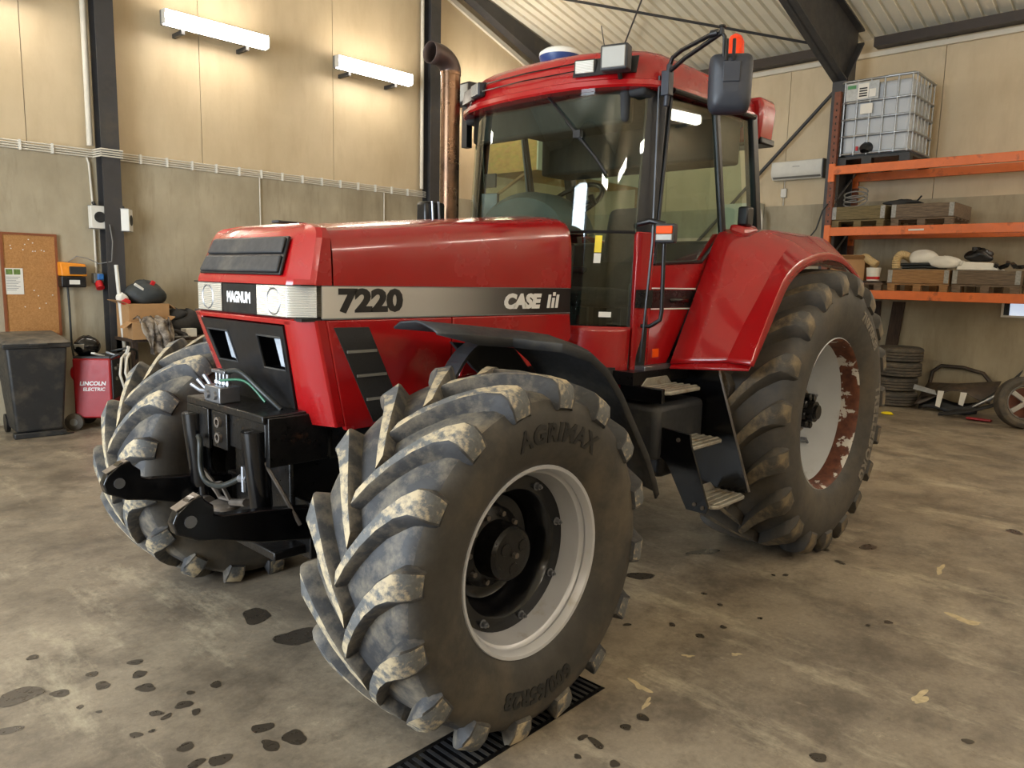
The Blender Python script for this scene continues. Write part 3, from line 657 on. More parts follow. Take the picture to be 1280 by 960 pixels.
# lower side panels (two per side with a seam) and lower fascia
def spanel(name, pts, sd, mat='red'):
    b = MB(); b.prism(pts, 1, sd*(HW-.03), sd*HW); return b.build(name, mat, T, bevel=.006)
for sd in (-1, 1):
    spanel('side_panel', [(-.378, 1.594), (.315, 1.594), (.315, 1.20), (.10, 1.12), (-.285, 1.12)], sd)
    spanel('side_panel', [(.321, 1.594), (1.205, 1.594), (1.225, 1.46), (1.10, 1.33), (.6, 1.30), (.321, 1.23)], sd)
    # side grille
    g0 = sd*(HW+.002); gp = [(-.345, 1.565), (-.165, 1.562), (.03, 1.15), (-.145, 1.14)]
    b = MB(); b.prism(gp, 1, sd*(HW-.02), g0); gr = b.build('side_grille', 'mesh_grille', T, bevel=.004)
    for k in (1, 2, 3):
        t = k/4; z = 1.565+(1.14-1.565)*t; xa = -.345+.2*t; b = MB(); b.b2((xa+.015, g0-sd*.001, z-.006), (xa+.165+.01*t, g0+sd*.006, z+.006)); b.build('grille_bar', 'grey_plastic', gr)
    b = MB(); b.prism([(.03, 1.56), (.034, 1.56), (.034, 1.13), (.03, 1.13)], 1, sd*(HW-.01), sd*(HW+.0005))
    # lower red recess panel near the fender
    b = MB(); b.prism([(-.02, 1.30), (.16, 1.30), (.24, 1.20), (-.06, 1.20)], 1, sd*(HW-.01), sd*(HW+.006))
    b = MB(); b.prism([(.40, 1.42), (.62, 1.42), (.72, 1.33), (.36, 1.30)], 1, sd*(HW-.01), sd*(HW+.012)); b.build('panel_bulge', 'red', T, bevel=.01)
# lower fascia: red corner pieces and black centre sloping back
def fp(y, z, off=0.):
    t = (1.594-z)/(1.594-1.12); return (-.512+.135*t-off, y, z)
for sd in (-1, 1):
    b = MB()
    ring = lambda z, yi, yo, xo: [fp(sd*yi, z), fp(sd*yo, z), (xo, sd*(HW-.002), z), (xo+.05, sd*(HW-.002), z), (xo+.05, sd*(HW-.05), z), (fp(0, z)[0]+.04, sd*yi, z)]
    A = ring(1.594, .377, .43, -.425); B = ring(1.14, .276, .35, -.335); 
    b.grid([A, B], close=True); b.add(A, [tuple(range(6))]); b.add(B, [tuple(range(5, -1, -1))]); b.build('fascia_corner', 'red', T, bevel=.008)
    b = MB(); b.slab([fp(sd*.268, 1.25, .002), fp(sd*.352, 1.25, .002), fp(sd*.356, 1.262, .002), fp(sd*.27, 1.262, .002)], .004*sd)
b = MB(); zz = (1.594, 1.575, 1.14)
q0 = [fp(-.43, 1.594), fp(.43, 1.594), fp(.43, 1.572), fp(-.43, 1.572)]; b.slab(q0, -.04); b.build('fascia_lip', 'red', T, bevel=.005)
fw_ = lambda z: .27+(.375-.27)*(z-1.12)/(1.565-1.12)
cols = [-1, -.93, -.37, .37, .93, 1]; zr = [1.568, 1.517, 1.372, 1.12]
b = MB(); vs = [fp(c_*fw_(z), z, .004) for z in zr for c_ in cols]
b.add(vs, [(r_*6+c_, r_*6+c_+1, (r_+1)*6+c_+1, (r_+1)*6+c_) for r_ in range(3) for c_ in range(5) if not (r_ == 1 and c_ in (1, 3))]); fas = b.build('lower_fascia', 'black', T, solid=.008)
for c0, c1 in ((-.93, -.37), (.37, .93)):            # recessed fog lamp pockets with a lens on the outer wall of each
    Q = [fp(c0*fw_(1.517), 1.517, .008), fp(c1*fw_(1.517), 1.517, .008), fp(c1*fw_(1.372), 1.372, .008), fp(c0*fw_(1.372), 1.372, .008)]
    bk = [(x+.07, y*.98, z+(.0 if k < 2 else .01)) for k, (x, y, z) in enumerate(Q)]
    b = MB(); b.grid([Q, bk], close=True); b.add(bk, [(0, 1, 2, 3)]); pk = b.build('fog_lamp_pocket', 'gloss_black', fas)
    b = MB(); b.tube(Q+[Q[0]], .005, 6); b.build('fog_lamp_frame', 'plastic', fas, smooth=50)
    ya, yb = min(c0, c1)*fw_(1.45)+.012, min(c0, c1)*fw_(1.45)+.088
    b = MB(); b.slab([(fp(0, 1.39)[0]-.002, ya-.008, 1.384), (fp(0, 1.39)[0]+.012, yb, 1.384), (fp(0, 1.5)[0]+.012, yb, 1.508), (fp(0, 1.5)[0]-.002, ya-.018, 1.508)], .006); b.build('fog_lamp_lens', 'lens_bright', pk, bevel=.004)
# ---- exhaust and intake
b = MB(); ex, ey = 1.262, .60
b.cyl((ex, ey, 1.75), (ex, ey, 3.065), .062, 24); b.lathe([(3.055, .066), (3.075, .066)], (ex, ey, 0), 2, 24); exh = b.build('exhaust_pipe', 'copper', T, smooth=40)
b = MB(); pth = [(ex, ey, 3.065)]+[(ex-.12+.12*math.cos(a), ey, 3.075+.085*math.sin(a)) for a in [PI/2*k/8 for k in range(9)]]+[(ex-.175, ey, 3.16)]
b.tube(pth, .064, 24, cap=False); b.build('exhaust_elbow', 'elbow', exh, smooth=50, solid=.004)
b = MB(); b.box((1.02, .50, 2.16), (.16, .10, .16)); b.build('intake_guard', 'frame_black', T, bevel=.02)
for dx in (0, .05): 
    b = MB(); b.tube([(.99+dx, .44, 2.10), (.98+dx, .44, 2.24)], .008, 8); b.build('guard_bracket', 'chrome', T)
# ---- front linkage
LK = bpy.data.objects
b = MB(); b.prism([(-.36, 1.20), (.36, 1.20), (.36, 1.165), (-.36, 1.165)], 0, -.60, -.30); b.build('linkage_top_plate', 'frame_black', T, bevel=.006)
b = MB(); b.b2((-.585, -.35, 1.02), (-.565, .35, 1.165)); b.b2((-.60, .14, 0.98), (-.585, .36, 1.165)); b.b2((-.6, -.04, 1.0), (-.585, .10, 1.165)); lf_ = b.build('linkage_front_plate', 'frame_black', T, bevel=.004)
for y in (.03, -.02): 
    pass
for z in (1.12, 1.05):
    b = MB(); b.lathe([(0, .013), (0, .024), (-.014, .024), (-.014, .013)], (-.6, .03, z), 0, 20, closed=True); b.build('pin_ring', 'steel', lf_, smooth=40)
for y_ in (-.37, .335):
    b = MB(); b.b2((-.58, y_, .98), (-.30, y_+.035, 1.19)); b.build('linkage_side_plate', 'frame_black', T, bevel=.004)
for sd in (-1, 1):
    y = sd*.285
    b = MB(); b.tube([(-.60, y, 1.13), (-.595, y, 1.06), (-.575, y, .80), (-.57, y, .78)], [.055, .055, .048, .04], 16); b.tube([(-.57, y, .80), (-.565, y, .69)], .025, 12); cy_ = b.build('lift_cylinder', 'gloss_black', T, smooth=40)
    b = MB(); b.lathe([(-.03, 0), (-.03, .03), (.03, .03), (.03, 0)], (-.61, y, 1.10), 0, 12); b.build('cylinder_pin', 'chrome', cy_)
    b = MB(); b.lathe([(-.05, 0), (-.05, .038), (.05, .038), (.05, 0)], (-.57, y, .69), 1, 12); b.build('cylinder_eye', 'steel', cy_, smooth=30)
    # lower link arm with open hook end
    ya, yb = sd*.365-.028, sd*.365+.028
    b = MB(); arm = [(-.28, .64), (-.62, .70), (-.80, .755), (-.88, .77), (-.965, .815), (-.975, .86), (-.955, .90), (-.90, .945), (-.86, .95), (-.85, .93), (-.815, .90), (-.815, .865), (-.78, .852), (-.60, .835), (-.28, .79)]
    arm = [(x-.015, z-.02) for x, z in arm]
    b.prism(arm, 1, ya, yb); am = b.build('lift_arm', 'gloss_black', T, bevel=.006)
    b = MB(); b.slab([(-.975, ya, .885), (-.975, yb, .885), (-.885, yb, .93), (-.885, ya, .93)], -.004); b.build('hook_lip', 'steel', am)
    b = MB(); b.lathe([(-.034, 0), (-.034, .024), (.034, .024), (.034, 0)], (-.925, sd*.365, .835), 1, 12); b.build('hook_pin', 'chrome', am)
b = MB(); b.b2((-.55, -.34, .56), (-.25, .34, .60)); b.b2((-.40, -.38, .54), (-.36, .38, .80)); b.build('linkage_cross_plate', 'frame_black', T, bevel=.006)
b = MB(); b.tube([(-.60, .0, .70), (-.60, .0, .745)], .022, 12); b.lathe([(.735, .0), (.735, .07), (.75, .075), (.76, .06), (.76, 0)], (-.60, .0, 0), 2, 20); b.build('hitch_plate', 'steel', T, smooth=40)
b = MB(); b.tube([(-.6, .045, .77), (-.63, .05, .84), (-.63, -.03, .86), (-.6, -.045, .78), (-.6, .045, .77)], .010, 6); b.build('hitch_loop', 'steel', T, smooth=40)
for pp_, rr_ in (([(-.60, .22, .86), (-.60, .14, .83), (-.60, .06, .79)], [.018, .016, .014]), ([(-.6, -.06, .77), (-.6, -.2, .80)], [.014, .018])):
    b = MB(); b.tube(pp_, rr_, 8); b.build('stabiliser_link', 'steel', T, smooth=40)
b = MB(); b.tube([(-.58, -.33, 1.0), (-.52, -.37, .86), (-.46, -.40, .72)], .009, 6); b.build('release_rod', 'steel', T)
vb = MB(); vb.b2((-.60, .02, 1.20), (-.50, .17, 1.275)); vbo = vb.build('valve_block', 'chrome', T, bevel=.006)
for i in range(4):
    y = .035+i*.035; b = MB(); b.tube([(-.55, y, 1.275), (-.55, y, 1.33)], .009, 8); b.lathe([(1.28, 0), (1.28, .014), (1.295, .014), (1.295, 0)], (-.55, y, 0), 2, 6); b.build('valve_fitting', 'chrome', vbo)
for i in range(3):
    z = 1.215+.01*i; b = MB(); b.tube([(-.56+.03*i, .17, 1.235), (-.58+.03*i, .25, 1.235), (-.60+.03*i, .30, 1.26+.02*i)], .011, 8); b.build('valve_coupler', 'chrome', vbo, smooth=40)
for i in range(2):
    b = MB(); b.lathe([(0, 0), (0, .02), (-.012, .018), (-.012, 0)], (-.6, .06+i*.07, 1.235), 0, 12); b.build('valve_plug', 'chrome', vbo)
b = MB(); b.b2((-.57, .03, 1.33), (-.53, .16, 1.345)); b.build('valve_bridge', 'chrome', vbo, bevel=.003)
def hosep(name, pts, r, m):
    P = [Vector(p) for p in pts]; out = []
    for i in range(len(P)-1):
        p0 = P[max(i-1, 0)]; p1 = P[i]; p2 = P[i+1]; p3 = P[min(i+2, len(P)-1)]
        for k in range(6):
            t = k/6; out.append(.5*((2*p1)+(-p0+p2)*t+(2*p0-5*p1+4*p2-p3)*t*t+(-p0+3*p1-3*p2+p3)*t**3))
    out.append(P[-1]); b = MB(); b.tube(out, r, 8); return b.build(name, m, T, smooth=60)
hosep('hydraulic_hose', [(-.55, .05, 1.34), (-.54, -.06, 1.35), (-.51, -.18, 1.28), (-.46, -.26, 1.20)], .012, 'hose')
hosep('hydraulic_hose', [(-.57, .07, 1.30), (-.53, -.08, 1.31), (-.50, -.2, 1.23)], .006, 'wire_green')
hosep('hydraulic_hose', [(-.62, .20, 1.03), (-.65, .12, 1.02), (-.655, .11, .90), (-.655, .05, .85), (-.65, -.08, .86), (-.62, -.19, .91)], .013, 'hose')
b = MB(); b.tube([(-.62, -.19, .91), (-.61, -.24, .915)], .018, 8); b.tube([(-.62, -.225, .86), (-.62, -.225, .97)], .012, 8); b.build('hose_connector', 'chrome', T, smooth=40)
# ---- front fenders (black moulded plastic over the inner half of each front tyre)
def fender_front(sd):
    n_ = [(-.13, 1.575), (.10, 1.552), (.30, 1.532), (.44, 1.515), (.60, 1.465), (.73, 1.38), (.85, 1.255), (.98, 1.08), (1.10, .92), (1.19, .77), (1.235, .685)]
    yo = [.90, .905, .91, 1.08, 1.12, 1.125, 1.125, 1.125, 1.125, 1.12, 1.115]
    rows = []
    for (x, z), y in zip(n_, yo):
        i = n_.index((x, z)); a, c = n_[max(0, i-1)], n_[min(len(n_)-1, i+1)]; d = Vector((c[0]-a[0], c[1]-a[1])).normalized(); nx, nz = d.y, -d.x   # inward (toward tyre)
        lip = .05 if i > 0 else .02
        rows.append([(x+nx*lip, sd*y, z+nz*lip), (x+nx*.012, sd*(y-.004), z+nz*.012), (x, sd*(y-.03), z), (x-nx*.02, sd*(y-.10), z-nz*.02), (x-nx*.025, sd*(y*.5+.31), z-nz*.025), (x-nx*.015, sd*.66, z-nz*.015), (x+nx*.01, sd*.62, z+nz*.01)])
    b = MB(); b.grid(rows); f = b.build('front_fender', 'plastic', T, smooth=35, solid=.010)
    b = MB(); pth = []
    for k in range(9):
        a = k/8; pth.append((.36-.30*a, 1.50-.28*a**2.2))
    for i in range(8):
        p, q = pth[i], pth[i+1]; b.slab([(p[0], sd*.62, p[1]), (p[0], sd*.72, p[1]), (q[0], sd*.72, q[1]), (q[0], sd*.62, q[1])], .015)
    b.build('fender_stay', 'plastic', f)
    b = MB(); b.prism([(.20, 1.49), (.62, 1.44), (.84, 1.22), (1.12, .86), (1.19, .72), (1.02, .70), (.82, .98), (.55, 1.22), (.34, 1.36)], 1, sd*.60, sd*.62); b.build('fender_skirt', 'plastic', f)
    b = MB(); b.tube([(.95, sd*.66, .78), (1.06, sd*.9, .76)], .03, 8); b.b2((.93, min(sd*.3, sd*.95), .74), (1.02, max(sd*.3, sd*.95), .79)); b.build('fender_bracket', 'frame_black', f)
for sd in (-1, 1): fender_front(sd)
# ---- cab
A_B, A_T = (1.50, .70), (1.60, .71)
ROOF_Z = 2.84
def plan(y):   # bowed windscreen line at sill height
    t = max(0, (abs(y)-.36)/.34); return 1.275+.012*(y/.4)**2*(abs(y) < .36)+(.0097 if abs(y) >= .36 else 0)+.215*t**1.7
GZ0, GZ1 = 2.06, 2.85
def wpt(y, z): return (plan(y)+.10*(z-1.52)/1.33, y, z)
# lower cowl in front of cab
yl = [.30, .42, .50, .58, .65, .70]
for sd in (-1, 1):
    b = MB(); b.grid([[(wpt(sd*y, z)[0]-.004, sd*y, z) for y in yl] for z in (1.17, 1.30, 1.49, 1.522)]); b.build('cowl_panel', 'red', T, smooth=40, solid=.02)
    b = MB(); yg = [.30, .40, .48, .55, .62, .685]; b.grid([[wpt(sd*y, z) for y in yg] for z in (1.53, 1.8, 2.052)]); lg = b.build('corner_glass', 'glass', T, smooth=60)
    if sd < 0:
        n3 = Vector((-.8, -.6, 0)).normalized()*.002
        def onglass(y0, y1, z0, z1, m, nm):
            b = MB(); q = [Vector(wpt(y0, z0)), Vector(wpt(y1, z0)), Vector(wpt(y1, z1)), Vector(wpt(y0, z1))]; b.slab([p+n3 for p in q], .001); return b.build(nm, m, lg)
        onglass(-.515, -.548, 1.94, 2.035, 'yellow', 'warning_sticker'); onglass(-.515, -.548, 1.88, 1.935, 'paper', 'notice_sticker'); onglass(-.56, -.615, 1.575, 1.605, 'paper', 'small_sticker')
    b = MB(); b.tube([wpt(sd*y, 2.056) for y in yg], .009, 6); b.build('glass_seal', 'black', T)
yw = [-.69+.06*i*23/23 for i in range(24)]; yw[-1] = .69
b = MB(); b.grid([[wpt(y, z) for y in yw] for z in (2.06, 2.3, 2.6, 2.85)]); b.build('windscreen', 'glass', T, smooth=60)
for sd in (-1, 1):
    # A pillar
    b = MB(); 
    sec = [(-.015, -.035), (.02, -.045), (.075, .0), (.10, .035), (.085, .05), (.03, .02)]
    r0 = [(A_B[0]+x, sd*(A_B[1]+y), 1.28) for x, y in sec]; r1 = [(A_T[0]+x, sd*(A_T[1]+y), ROOF_Z+.03) for x, y in sec]
    b.grid([r0, r1], close=True); b.build('cab_front_pillar', 'black', T, bevel=.008)
    b = MB(); b.hexa([(1.60, sd*.70, 1.95), (1.655, sd*.70, 1.95), (1.655, sd*.748, 1.95), (1.60, sd*.748, 1.95), (1.69, sd*.70, 2.86), (1.745, sd*.70, 2.86), (1.745, sd*.752, 2.86), (1.69, sd*.752, 2.86)]); b.build('door_front_frame', 'black', T, bevel=.006)
    b = MB(); r0 = [(1.535+x, sd*(.735+y), z) for x, y, z in ((0, 0, 1.30), (.055, .008, 1.30))]
    b.hexa([(1.50, sd*.705, 1.25), (1.60, sd*.752, 1.25), (1.60, sd*.70, 1.25), (1.52, sd*.66, 1.25), (1.515, sd*.712, 2.06), (1.625, sd*.757, 2.06), (1.62, sd*.70, 2.06), (1.54, sd*.665, 2.06)]); b.build('pillar_cladding', 'red', T, bevel=.006)
    dy = lambda x: .745+(x-1.6)*.075
    # B and C pillars
    b = MB(); b.hexa([(2.325, sd*.765, 2.07), (2.365, sd*.765, 2.07), (2.365, sd*.805, 2.07), (2.325, sd*.805, 2.07), (2.135, sd*.765, 2.87), (2.175, sd*.765, 2.87), (2.175, sd*.805, 2.87), (2.135, sd*.805, 2.87)]); b.build('cab_middle_pillar', 'black', T, bevel=.005)
    b = MB(); b.hexa([(2.79, sd*.74, 2.05), (2.86, sd*.74, 2.05), (2.86, sd*.81, 2.05), (2.79, sd*.81, 2.05), (2.60, sd*.74, 2.87), (2.67, sd*.74, 2.87), (2.67, sd*.81, 2.87), (2.60, sd*.81, 2.87)]); b.build('cab_rear_pillar', 'black', T, bevel=.006)
    # door: red lower skin, black waist stripe, glass
    def dp(x, z, o=0.): return (x, sd*(dy(x)+o), z)
    b = MB(); P = [(1.615, 1.30), (1.80, 1.30), (1.95, 1.53), (2.09, 1.77), (2.30, 2.07), (2.27, 2.09), (2.10, 1.905), (1.615, 1.88)]
    b.add([dp(*p) for p in P]+[(x, y-sd*.04, z) for x, y, z in [dp(*p) for p in P]], [tuple(range(8)), tuple(range(15, 7, -1))]+[(i, (i+1) % 8, (i+1) % 8+8, i+8) for i in range(8)])
    door = b.build('cab_door', 'red', T, bevel=.004)
    b = MB(); b.slab([dp(1.617, 1.632, .006), dp(2.02, 1.632, .006), dp(2.075, 1.735, .006), dp(1.617, 1.735, .006)], .002*-sd); b.slab([(1.503, sd*.719, 1.632), (1.606, sd*.765, 1.632), (1.608, sd*.767, 1.735), (1.506, sd*.722, 1.735)], .002*-sd); b.build('door_stripe', 'decal_black', door)
    for z in (1.622, 1.741):
        b = MB(); b.slab([dp(1.617, z, .007), dp(2.05, z, .007), dp(2.05, z+.007, .007), dp(1.617, z+.007, .007)], .002*-sd); b.build('stripe_line', 'letter_white', door)
    b = MB(); b.tube([dp(1.80, 1.675, .004), dp(1.82, 1.675, .03), dp(1.93, 1.675, .03), dp(1.95, 1.675, .004)], .014, 8); b.build('door_handle', 'gloss_black', door, smooth=50)
    b = MB(); b.tube([dp(2.20, 1.90, .02), dp(2.23, 1.92, .05), dp(2.24, 1.90, .05), dp(2.03, 1.66, .06), dp(2.0, 1.655, .02)], .012, 8); b.build('grab_handle', 'red', door, smooth=50)
    G = [(1.63, 1.885), (2.10, 1.91), (2.30, 2.10), (2.14, 2.86), (1.72, 2.86)]
    b = MB(); b.add([dp(*p) for p in G], [tuple(range(5))]); b.build('door_glass', 'glass', T)
    b = MB(); b.tube([dp(*p, .004) for p in G+[G[0]]], .012, 6); b.build('door_glass_frame', 'black', T)
    b = MB(); b.add([(2.345, sd*.79, 2.08), (2.81, sd*.79, 2.10), (2.63, sd*.79, 2.86), (2.16, sd*.79, 2.86)], [(0, 1, 2, 3)]); b.build('side_glass', 'glass', T)
    # rear fender
    inn = [(1.78, 1.30), (1.93, 1.55), (2.10, 1.83), (2.26, 2.08), (2.50, 2.125), (2.80, 2.135), (3.20, 2.11), (3.60, 1.93)]
    mid = [(1.82, 1.315), (1.97, 1.545), (2.13, 1.78), (2.30, 2.0), (2.52, 2.10), (2.80, 2.13), (3.20, 2.11), (3.6, 1.93)]
    cre = [(1.86, 1.335), (2.02, 1.515), (2.19, 1.68), (2.40, 1.88), (2.58, 2.01), (2.80, 2.085), (3.20, 2.075), (3.6, 1.89)]
    out = [(1.835, 1.335), (1.97, 1.53), (2.10, 1.70), (2.22, 1.83), (2.42, 1.925), (2.76, 1.985), (3.12, 1.955), (3.50, 1.80)]
    lip = [(1.845, 1.325), (1.985, 1.50), (2.12, 1.665), (2.24, 1.79), (2.43, 1.88), (2.76, 1.94), (3.11, 1.91), (3.48, 1.76)]
    def cr(P, m=5):
        o_ = []
        for i in range(len(P)-1):
            p0, p1, p2, p3 = [Vector(P[max(0, min(len(P)-1, i+j))]) for j in (-1, 0, 1, 2)]
            for k in range(m):
                t = k/m; o_.append(.5*((2*p1)+(-p0+p2)*t+(2*p0-5*p1+4*p2-p3)*t*t+(-p0+3*p1-3*p2+p3)*t**3))
        return o_+[Vector(P[-1])]
    rows = []
    L = [cr(q) for q in (inn, mid, cre, out, lip)]; Y = [.80, .93, 1.12, 1.275, 1.29]
    for i in range(len(L[0])): rows.append([(l[i].x, sd*y, l[i].y) for l, y in zip(L, Y)])
    b = MB(); b.grid(rows); fd = b.build('rear_fender', 'red', T, smooth=13, solid=.014)
    b = MB(); b.hexa([(1.775, sd*.80, 1.285), (1.86, sd*1.26, 1.31), (1.90, sd*1.26, 1.345), (1.82, sd*.80, 1.32), (1.775, sd*.80, 1.27), (1.86, sd*1.26, 1.295), (1.90, sd*1.26, 1.33), (1.82, sd*.80, 1.30)]); b.build('fender_edge', 'red', fd, bevel=.004)
    b = MB(); b.hexa([(2.36, sd*.80, 1.95), (2.60, sd*.80, 2.0), (2.62, sd*.94, 2.0), (2.42, sd*.92, 1.93), (2.40, sd*.80, 2.16), (2.60, sd*.80, 2.17), (2.60, sd*.90, 2.15), (2.42, sd*.88, 2.14)]); b.build('fender_block', 'red', fd, bevel=.02)
    b = MB(); b.b2((2.46, sd*.82, 2.15), (2.55, sd*.89, 2.27)); b.build('fender_lamp_stub', 'black', fd, bevel=.012)
# cab floor, rear wall, headliner
b = MB(); b.b2((1.35, -.66, 1.22), (2.8, .66, 1.29)); b.build('cab_floor', 'headliner', T)
b = MB(); b.prism([(2.25, 1.3), (2.82, 1.3), (2.82, 2.08), (2.45, 2.05), (2.3, 1.75)], 1, -.74, .74); b.build('cab_rear_bulkhead', 'headliner', T, bevel=.02)
b = MB(); b.b2((1.50, -.72, 2.80), (2.68, .72, 2.85)); b.b2((1.48, -.62, 2.66), (1.56, .62, 2.84)); b.b2((2.3, -.73, 2.55), (2.62, .73, 2.84)); hd = b.build('cab_headliner', 'headliner', T, bevel=.02)
b = MB(); b.add([(2.80, -.70, 2.10), (2.80, .70, 2.10), (2.64, .70, 2.80), (2.64, -.70, 2.80)], [(0, 1, 2, 3)]); b.build('rear_glass', 'glass', T)
# roof shell
pl = [(1.29, 0), (1.295, .2), (1.32, .38), (1.37, .54), (1.44, .67), (1.52, .755), (1.62, .795), (1.9, .81), (2.3, .815), (2.62, .81), (2.76, .79), (2.85, .70), (2.87, .4), (2.87, 0)]
full = [(x, -y) for x, y in pl[::-1]]+[(x, y) for x, y in pl[1:-1]]
def rring(z, ins, tilt=0.): k = 1-ins/.8; return [(2.1+(x-2.1)*k, y*k, z-tilt*(x-2.1)) for x, y in full]
rows = [rring(2.835, .05), rring(2.838, .008), rring(2.85, .0), rring(2.875, .002), rring(2.885, .02), rring(2.90, .022, .0), rring(2.96, .035, .01), rring(3.005, .055, .015), rring(3.035, .09, .02), rring(3.06, .17, .02), rring(3.078, .35, .02), rring(3.085, .6, .02)]
b = MB(); b.grid(rows, close=True); n_ = len(full); b.add(rows[0], [tuple(range(n_))]); b.add(rows[-1], [tuple(range(n_-1, -1, -1))]); rf = b.build('cab_roof', 'red', T, smooth=38)
b = MB(); b.tube([(x-.012, y, 2.935) for x, y in [(1.33, -.38), (1.305, 0), (1.33, .38)]], .004, 4); b.tube([(x, y, 2.985) for x, y in [(1.345, -.38), (1.322, 0), (1.345, .38)]], .004, 4); b.build('roof_groove', 'gloss_black', rf)
for sd in (-1, 1):
    b = MB(); b.prism([(sd*.80, 3.0), (sd*.82, 2.93), (sd*.80, 2.72), (sd*.45, 2.72), (sd*.45, 3.0)], 0, 2.72, 2.93); b.build('rear_lamp_housing', 'red', rf, bevel=.025, segs=3)
for sd in (-1, 1):
    b = MB(); b.b2((2.74, sd*.815, 2.70), (2.935, sd*.5, 2.745)); b.build('rear_lamp_trim', 'black', rf, bevel=.01)
b = MB(); b.tube([(1.66, -.805, 2.835), (2.62, -.815, 2.845)], .016, 8); b.build('roof_gutter', 'black', rf)
def lampbox(nm, c, d, rz, parent, lensm='headlamp', tilt=0.):
    b = MB(); b.box((0, 0, 0), d); R = Matrix.Translation(Vector(c))@Matrix.Rotation(rz, 4, 'Z')@Matrix.Rotation(tilt, 4, 'Y')
    o = b.build(nm, 'plastic', parent, bevel=.012, segs=3, xf=R)
    b = MB(); b.box((-d[0]/2-.002, 0, 0), (.008, d[1]*.84, d[2]*.80)); b.build('lamp_lens', lensm, o, bevel=.004, xf=R); return o
def recess(y0, y1, sd):
    b = MB(); xx = lambda y: 1.29+.19*(abs(y)/.76)**2.4
    b.grid([[(xx(y)-.002+.25*(z-2.9), sd*y, z) for y in (y0, (y0+y1)/2, y1)] for z in (2.905, 2.995)]); return b.build('lamp_recess', 'black', rf, solid=.01)
recess(.36, .70, -1); recess(.36, .66, 1)
lampbox('roof_work_lamp', (1.355, -.425, 2.952), (.05, .13, .085), .35, rf); lampbox('roof_work_lamp', (1.345, .43, 2.952), (.05, .12, .085), -.35, rf)
l1 = lampbox('upper_work_lamp', (1.345, -.635, 2.965), (.08, .155, .135), .30, T, 'lens_grey'); 
l2 = lampbox('upper_work_lamp', (1.50, .70, 3.0), (.08, .15, .135), -.1, T, 'lens_grey')
b = MB(); b.tube([(1.39, -.625, 2.92), (1.42, -.615, 2.88)], .014, 6); b.build('lamp_bracket', 'black', l1)
b = MB(); b.b2((1.52, .72, 2.66), (1.57, .77, 2.95)); b.build('lamp_bracket', 'black', l2)
# gps dome, aerials, beacon
b = MB(); b.lathe([(3.07, .0), (3.07, .105), (3.10, .125), (3.115, .128)], (1.56, -.06, 0), 2, 32); gp = b.build('gps_receiver', 'navy', T, smooth=40)
b = MB(); b.lathe([(3.115, .13), (3.135, .128), (3.155, .10), (3.165, .05), (3.167, 0)], (1.56, -.06, 0), 2, 32); b.build('gps_dome', 'white_plastic', gp, smooth=60)
b = MB(); b.tube([(1.75, -.28, 3.05), (1.72, -.24, 3.30)], .003, 5); b.build('roof_aerial', 'black', T)
b = MB(); b.lathe([(3.0, .0), (3.0, .05), (3.06, .05), (3.06, 0)], (2.60, -.66, 0), 2, 20); b.cyl((2.60, -.66, 3.06), (2.60, -.66, 3.20), .03, 12); be = b.build('beacon_base', 'black', T)
b = MB(); b.lathe([(z+.14, r) for z, r in [(3.06, .066), (3.075, .066), (3.08, .060), (3.19, .055), (3.225, .038), (3.24, .015), (3.242, 0)]], (2.60, -.66, 0), 2, 24); b.build('beacon_dome', 'red_lens', be, smooth=40)
# mirror on its arm
mc = Vector((1.56, -1.20, 2.79))
b = MB(); b.tube([(1.60, -.80, 2.74), (1.60, -.81, 2.96)], .016, 10); b.box((1.60, -.80, 2.86), (.05, .05, .13)); b.build('mirror_post', 'mirror_shell', T, smooth=40, bevel=.004)
b = MB(); b.tube([(1.60, -.81, 2.95), (1.595, -.83, 2.99), (1.57, -.90, 3.01), (1.50, -1.12, 3.035)], .012, 10); b.tube([(1.60, -.81, 2.92), (1.57, -.92, 2.965), (1.50, -1.17, 3.03)], .012, 10); b.tube([(1.50, -1.17, 3.03), (1.505, -1.185, 3.01), (1.50, -1.19, 2.85)], .010, 10)
b.tube([(1.50, -1.11, 3.034), (1.50, -1.15, 3.034)], .018, 10); b.lathe([(3.02, .0), (3.02, .014), (3.055, .012), (3.055, .020), (3.065, .017), (3.065, 0)], (1.50, -1.17, 0), 2, 12); ma = b.build('mirror_arm', 'black', T, smooth=50)
R = Matrix.Translation(mc)@Matrix.Rotation(math.radians(32), 4, 'Z')
b = MB(); rows = []
for x, k in ((.035, .97), (.03, 1.0), (0, 1.0), (-.04, .93), (-.06, .72), (-.066, .35)):
    ring = []
    for j in range(32):
        a = 2*PI*j/32; ca, sa = math.cos(a), math.sin(a); e = .32
        ring.append((x, .108*k*math.copysign(abs(ca)**e, ca)*(1+.06*(sa)), .148*k*math.copysign(abs(sa)**e, sa)))
    rows.append(ring)
b.grid(rows, close=True); b.add(rows[0], [tuple(range(32))]); b.add(rows[-1], [tuple(range(31, -1, -1))]); mi_ = b.build('side_mirror', 'mirror_shell', T, smooth=45, xf=R)
b = MB(); b.box((-.066, .0, .045), (.012, .085, .10)); b.build('mirror_clamp', 'mirror_shell', mi_, bevel=.004, xf=R)
b = MB(); b.tube([(-.06, .03, .10), (-.07, .03, .16), (-.06, .03, .2)], .009, 6); b.tube([(-.06, -.005, .10), (-.07, -.005, .16), (-.06, -.005, .2)], .009, 6); b.build('mirror_bolt', 'black', mi_, xf=R)
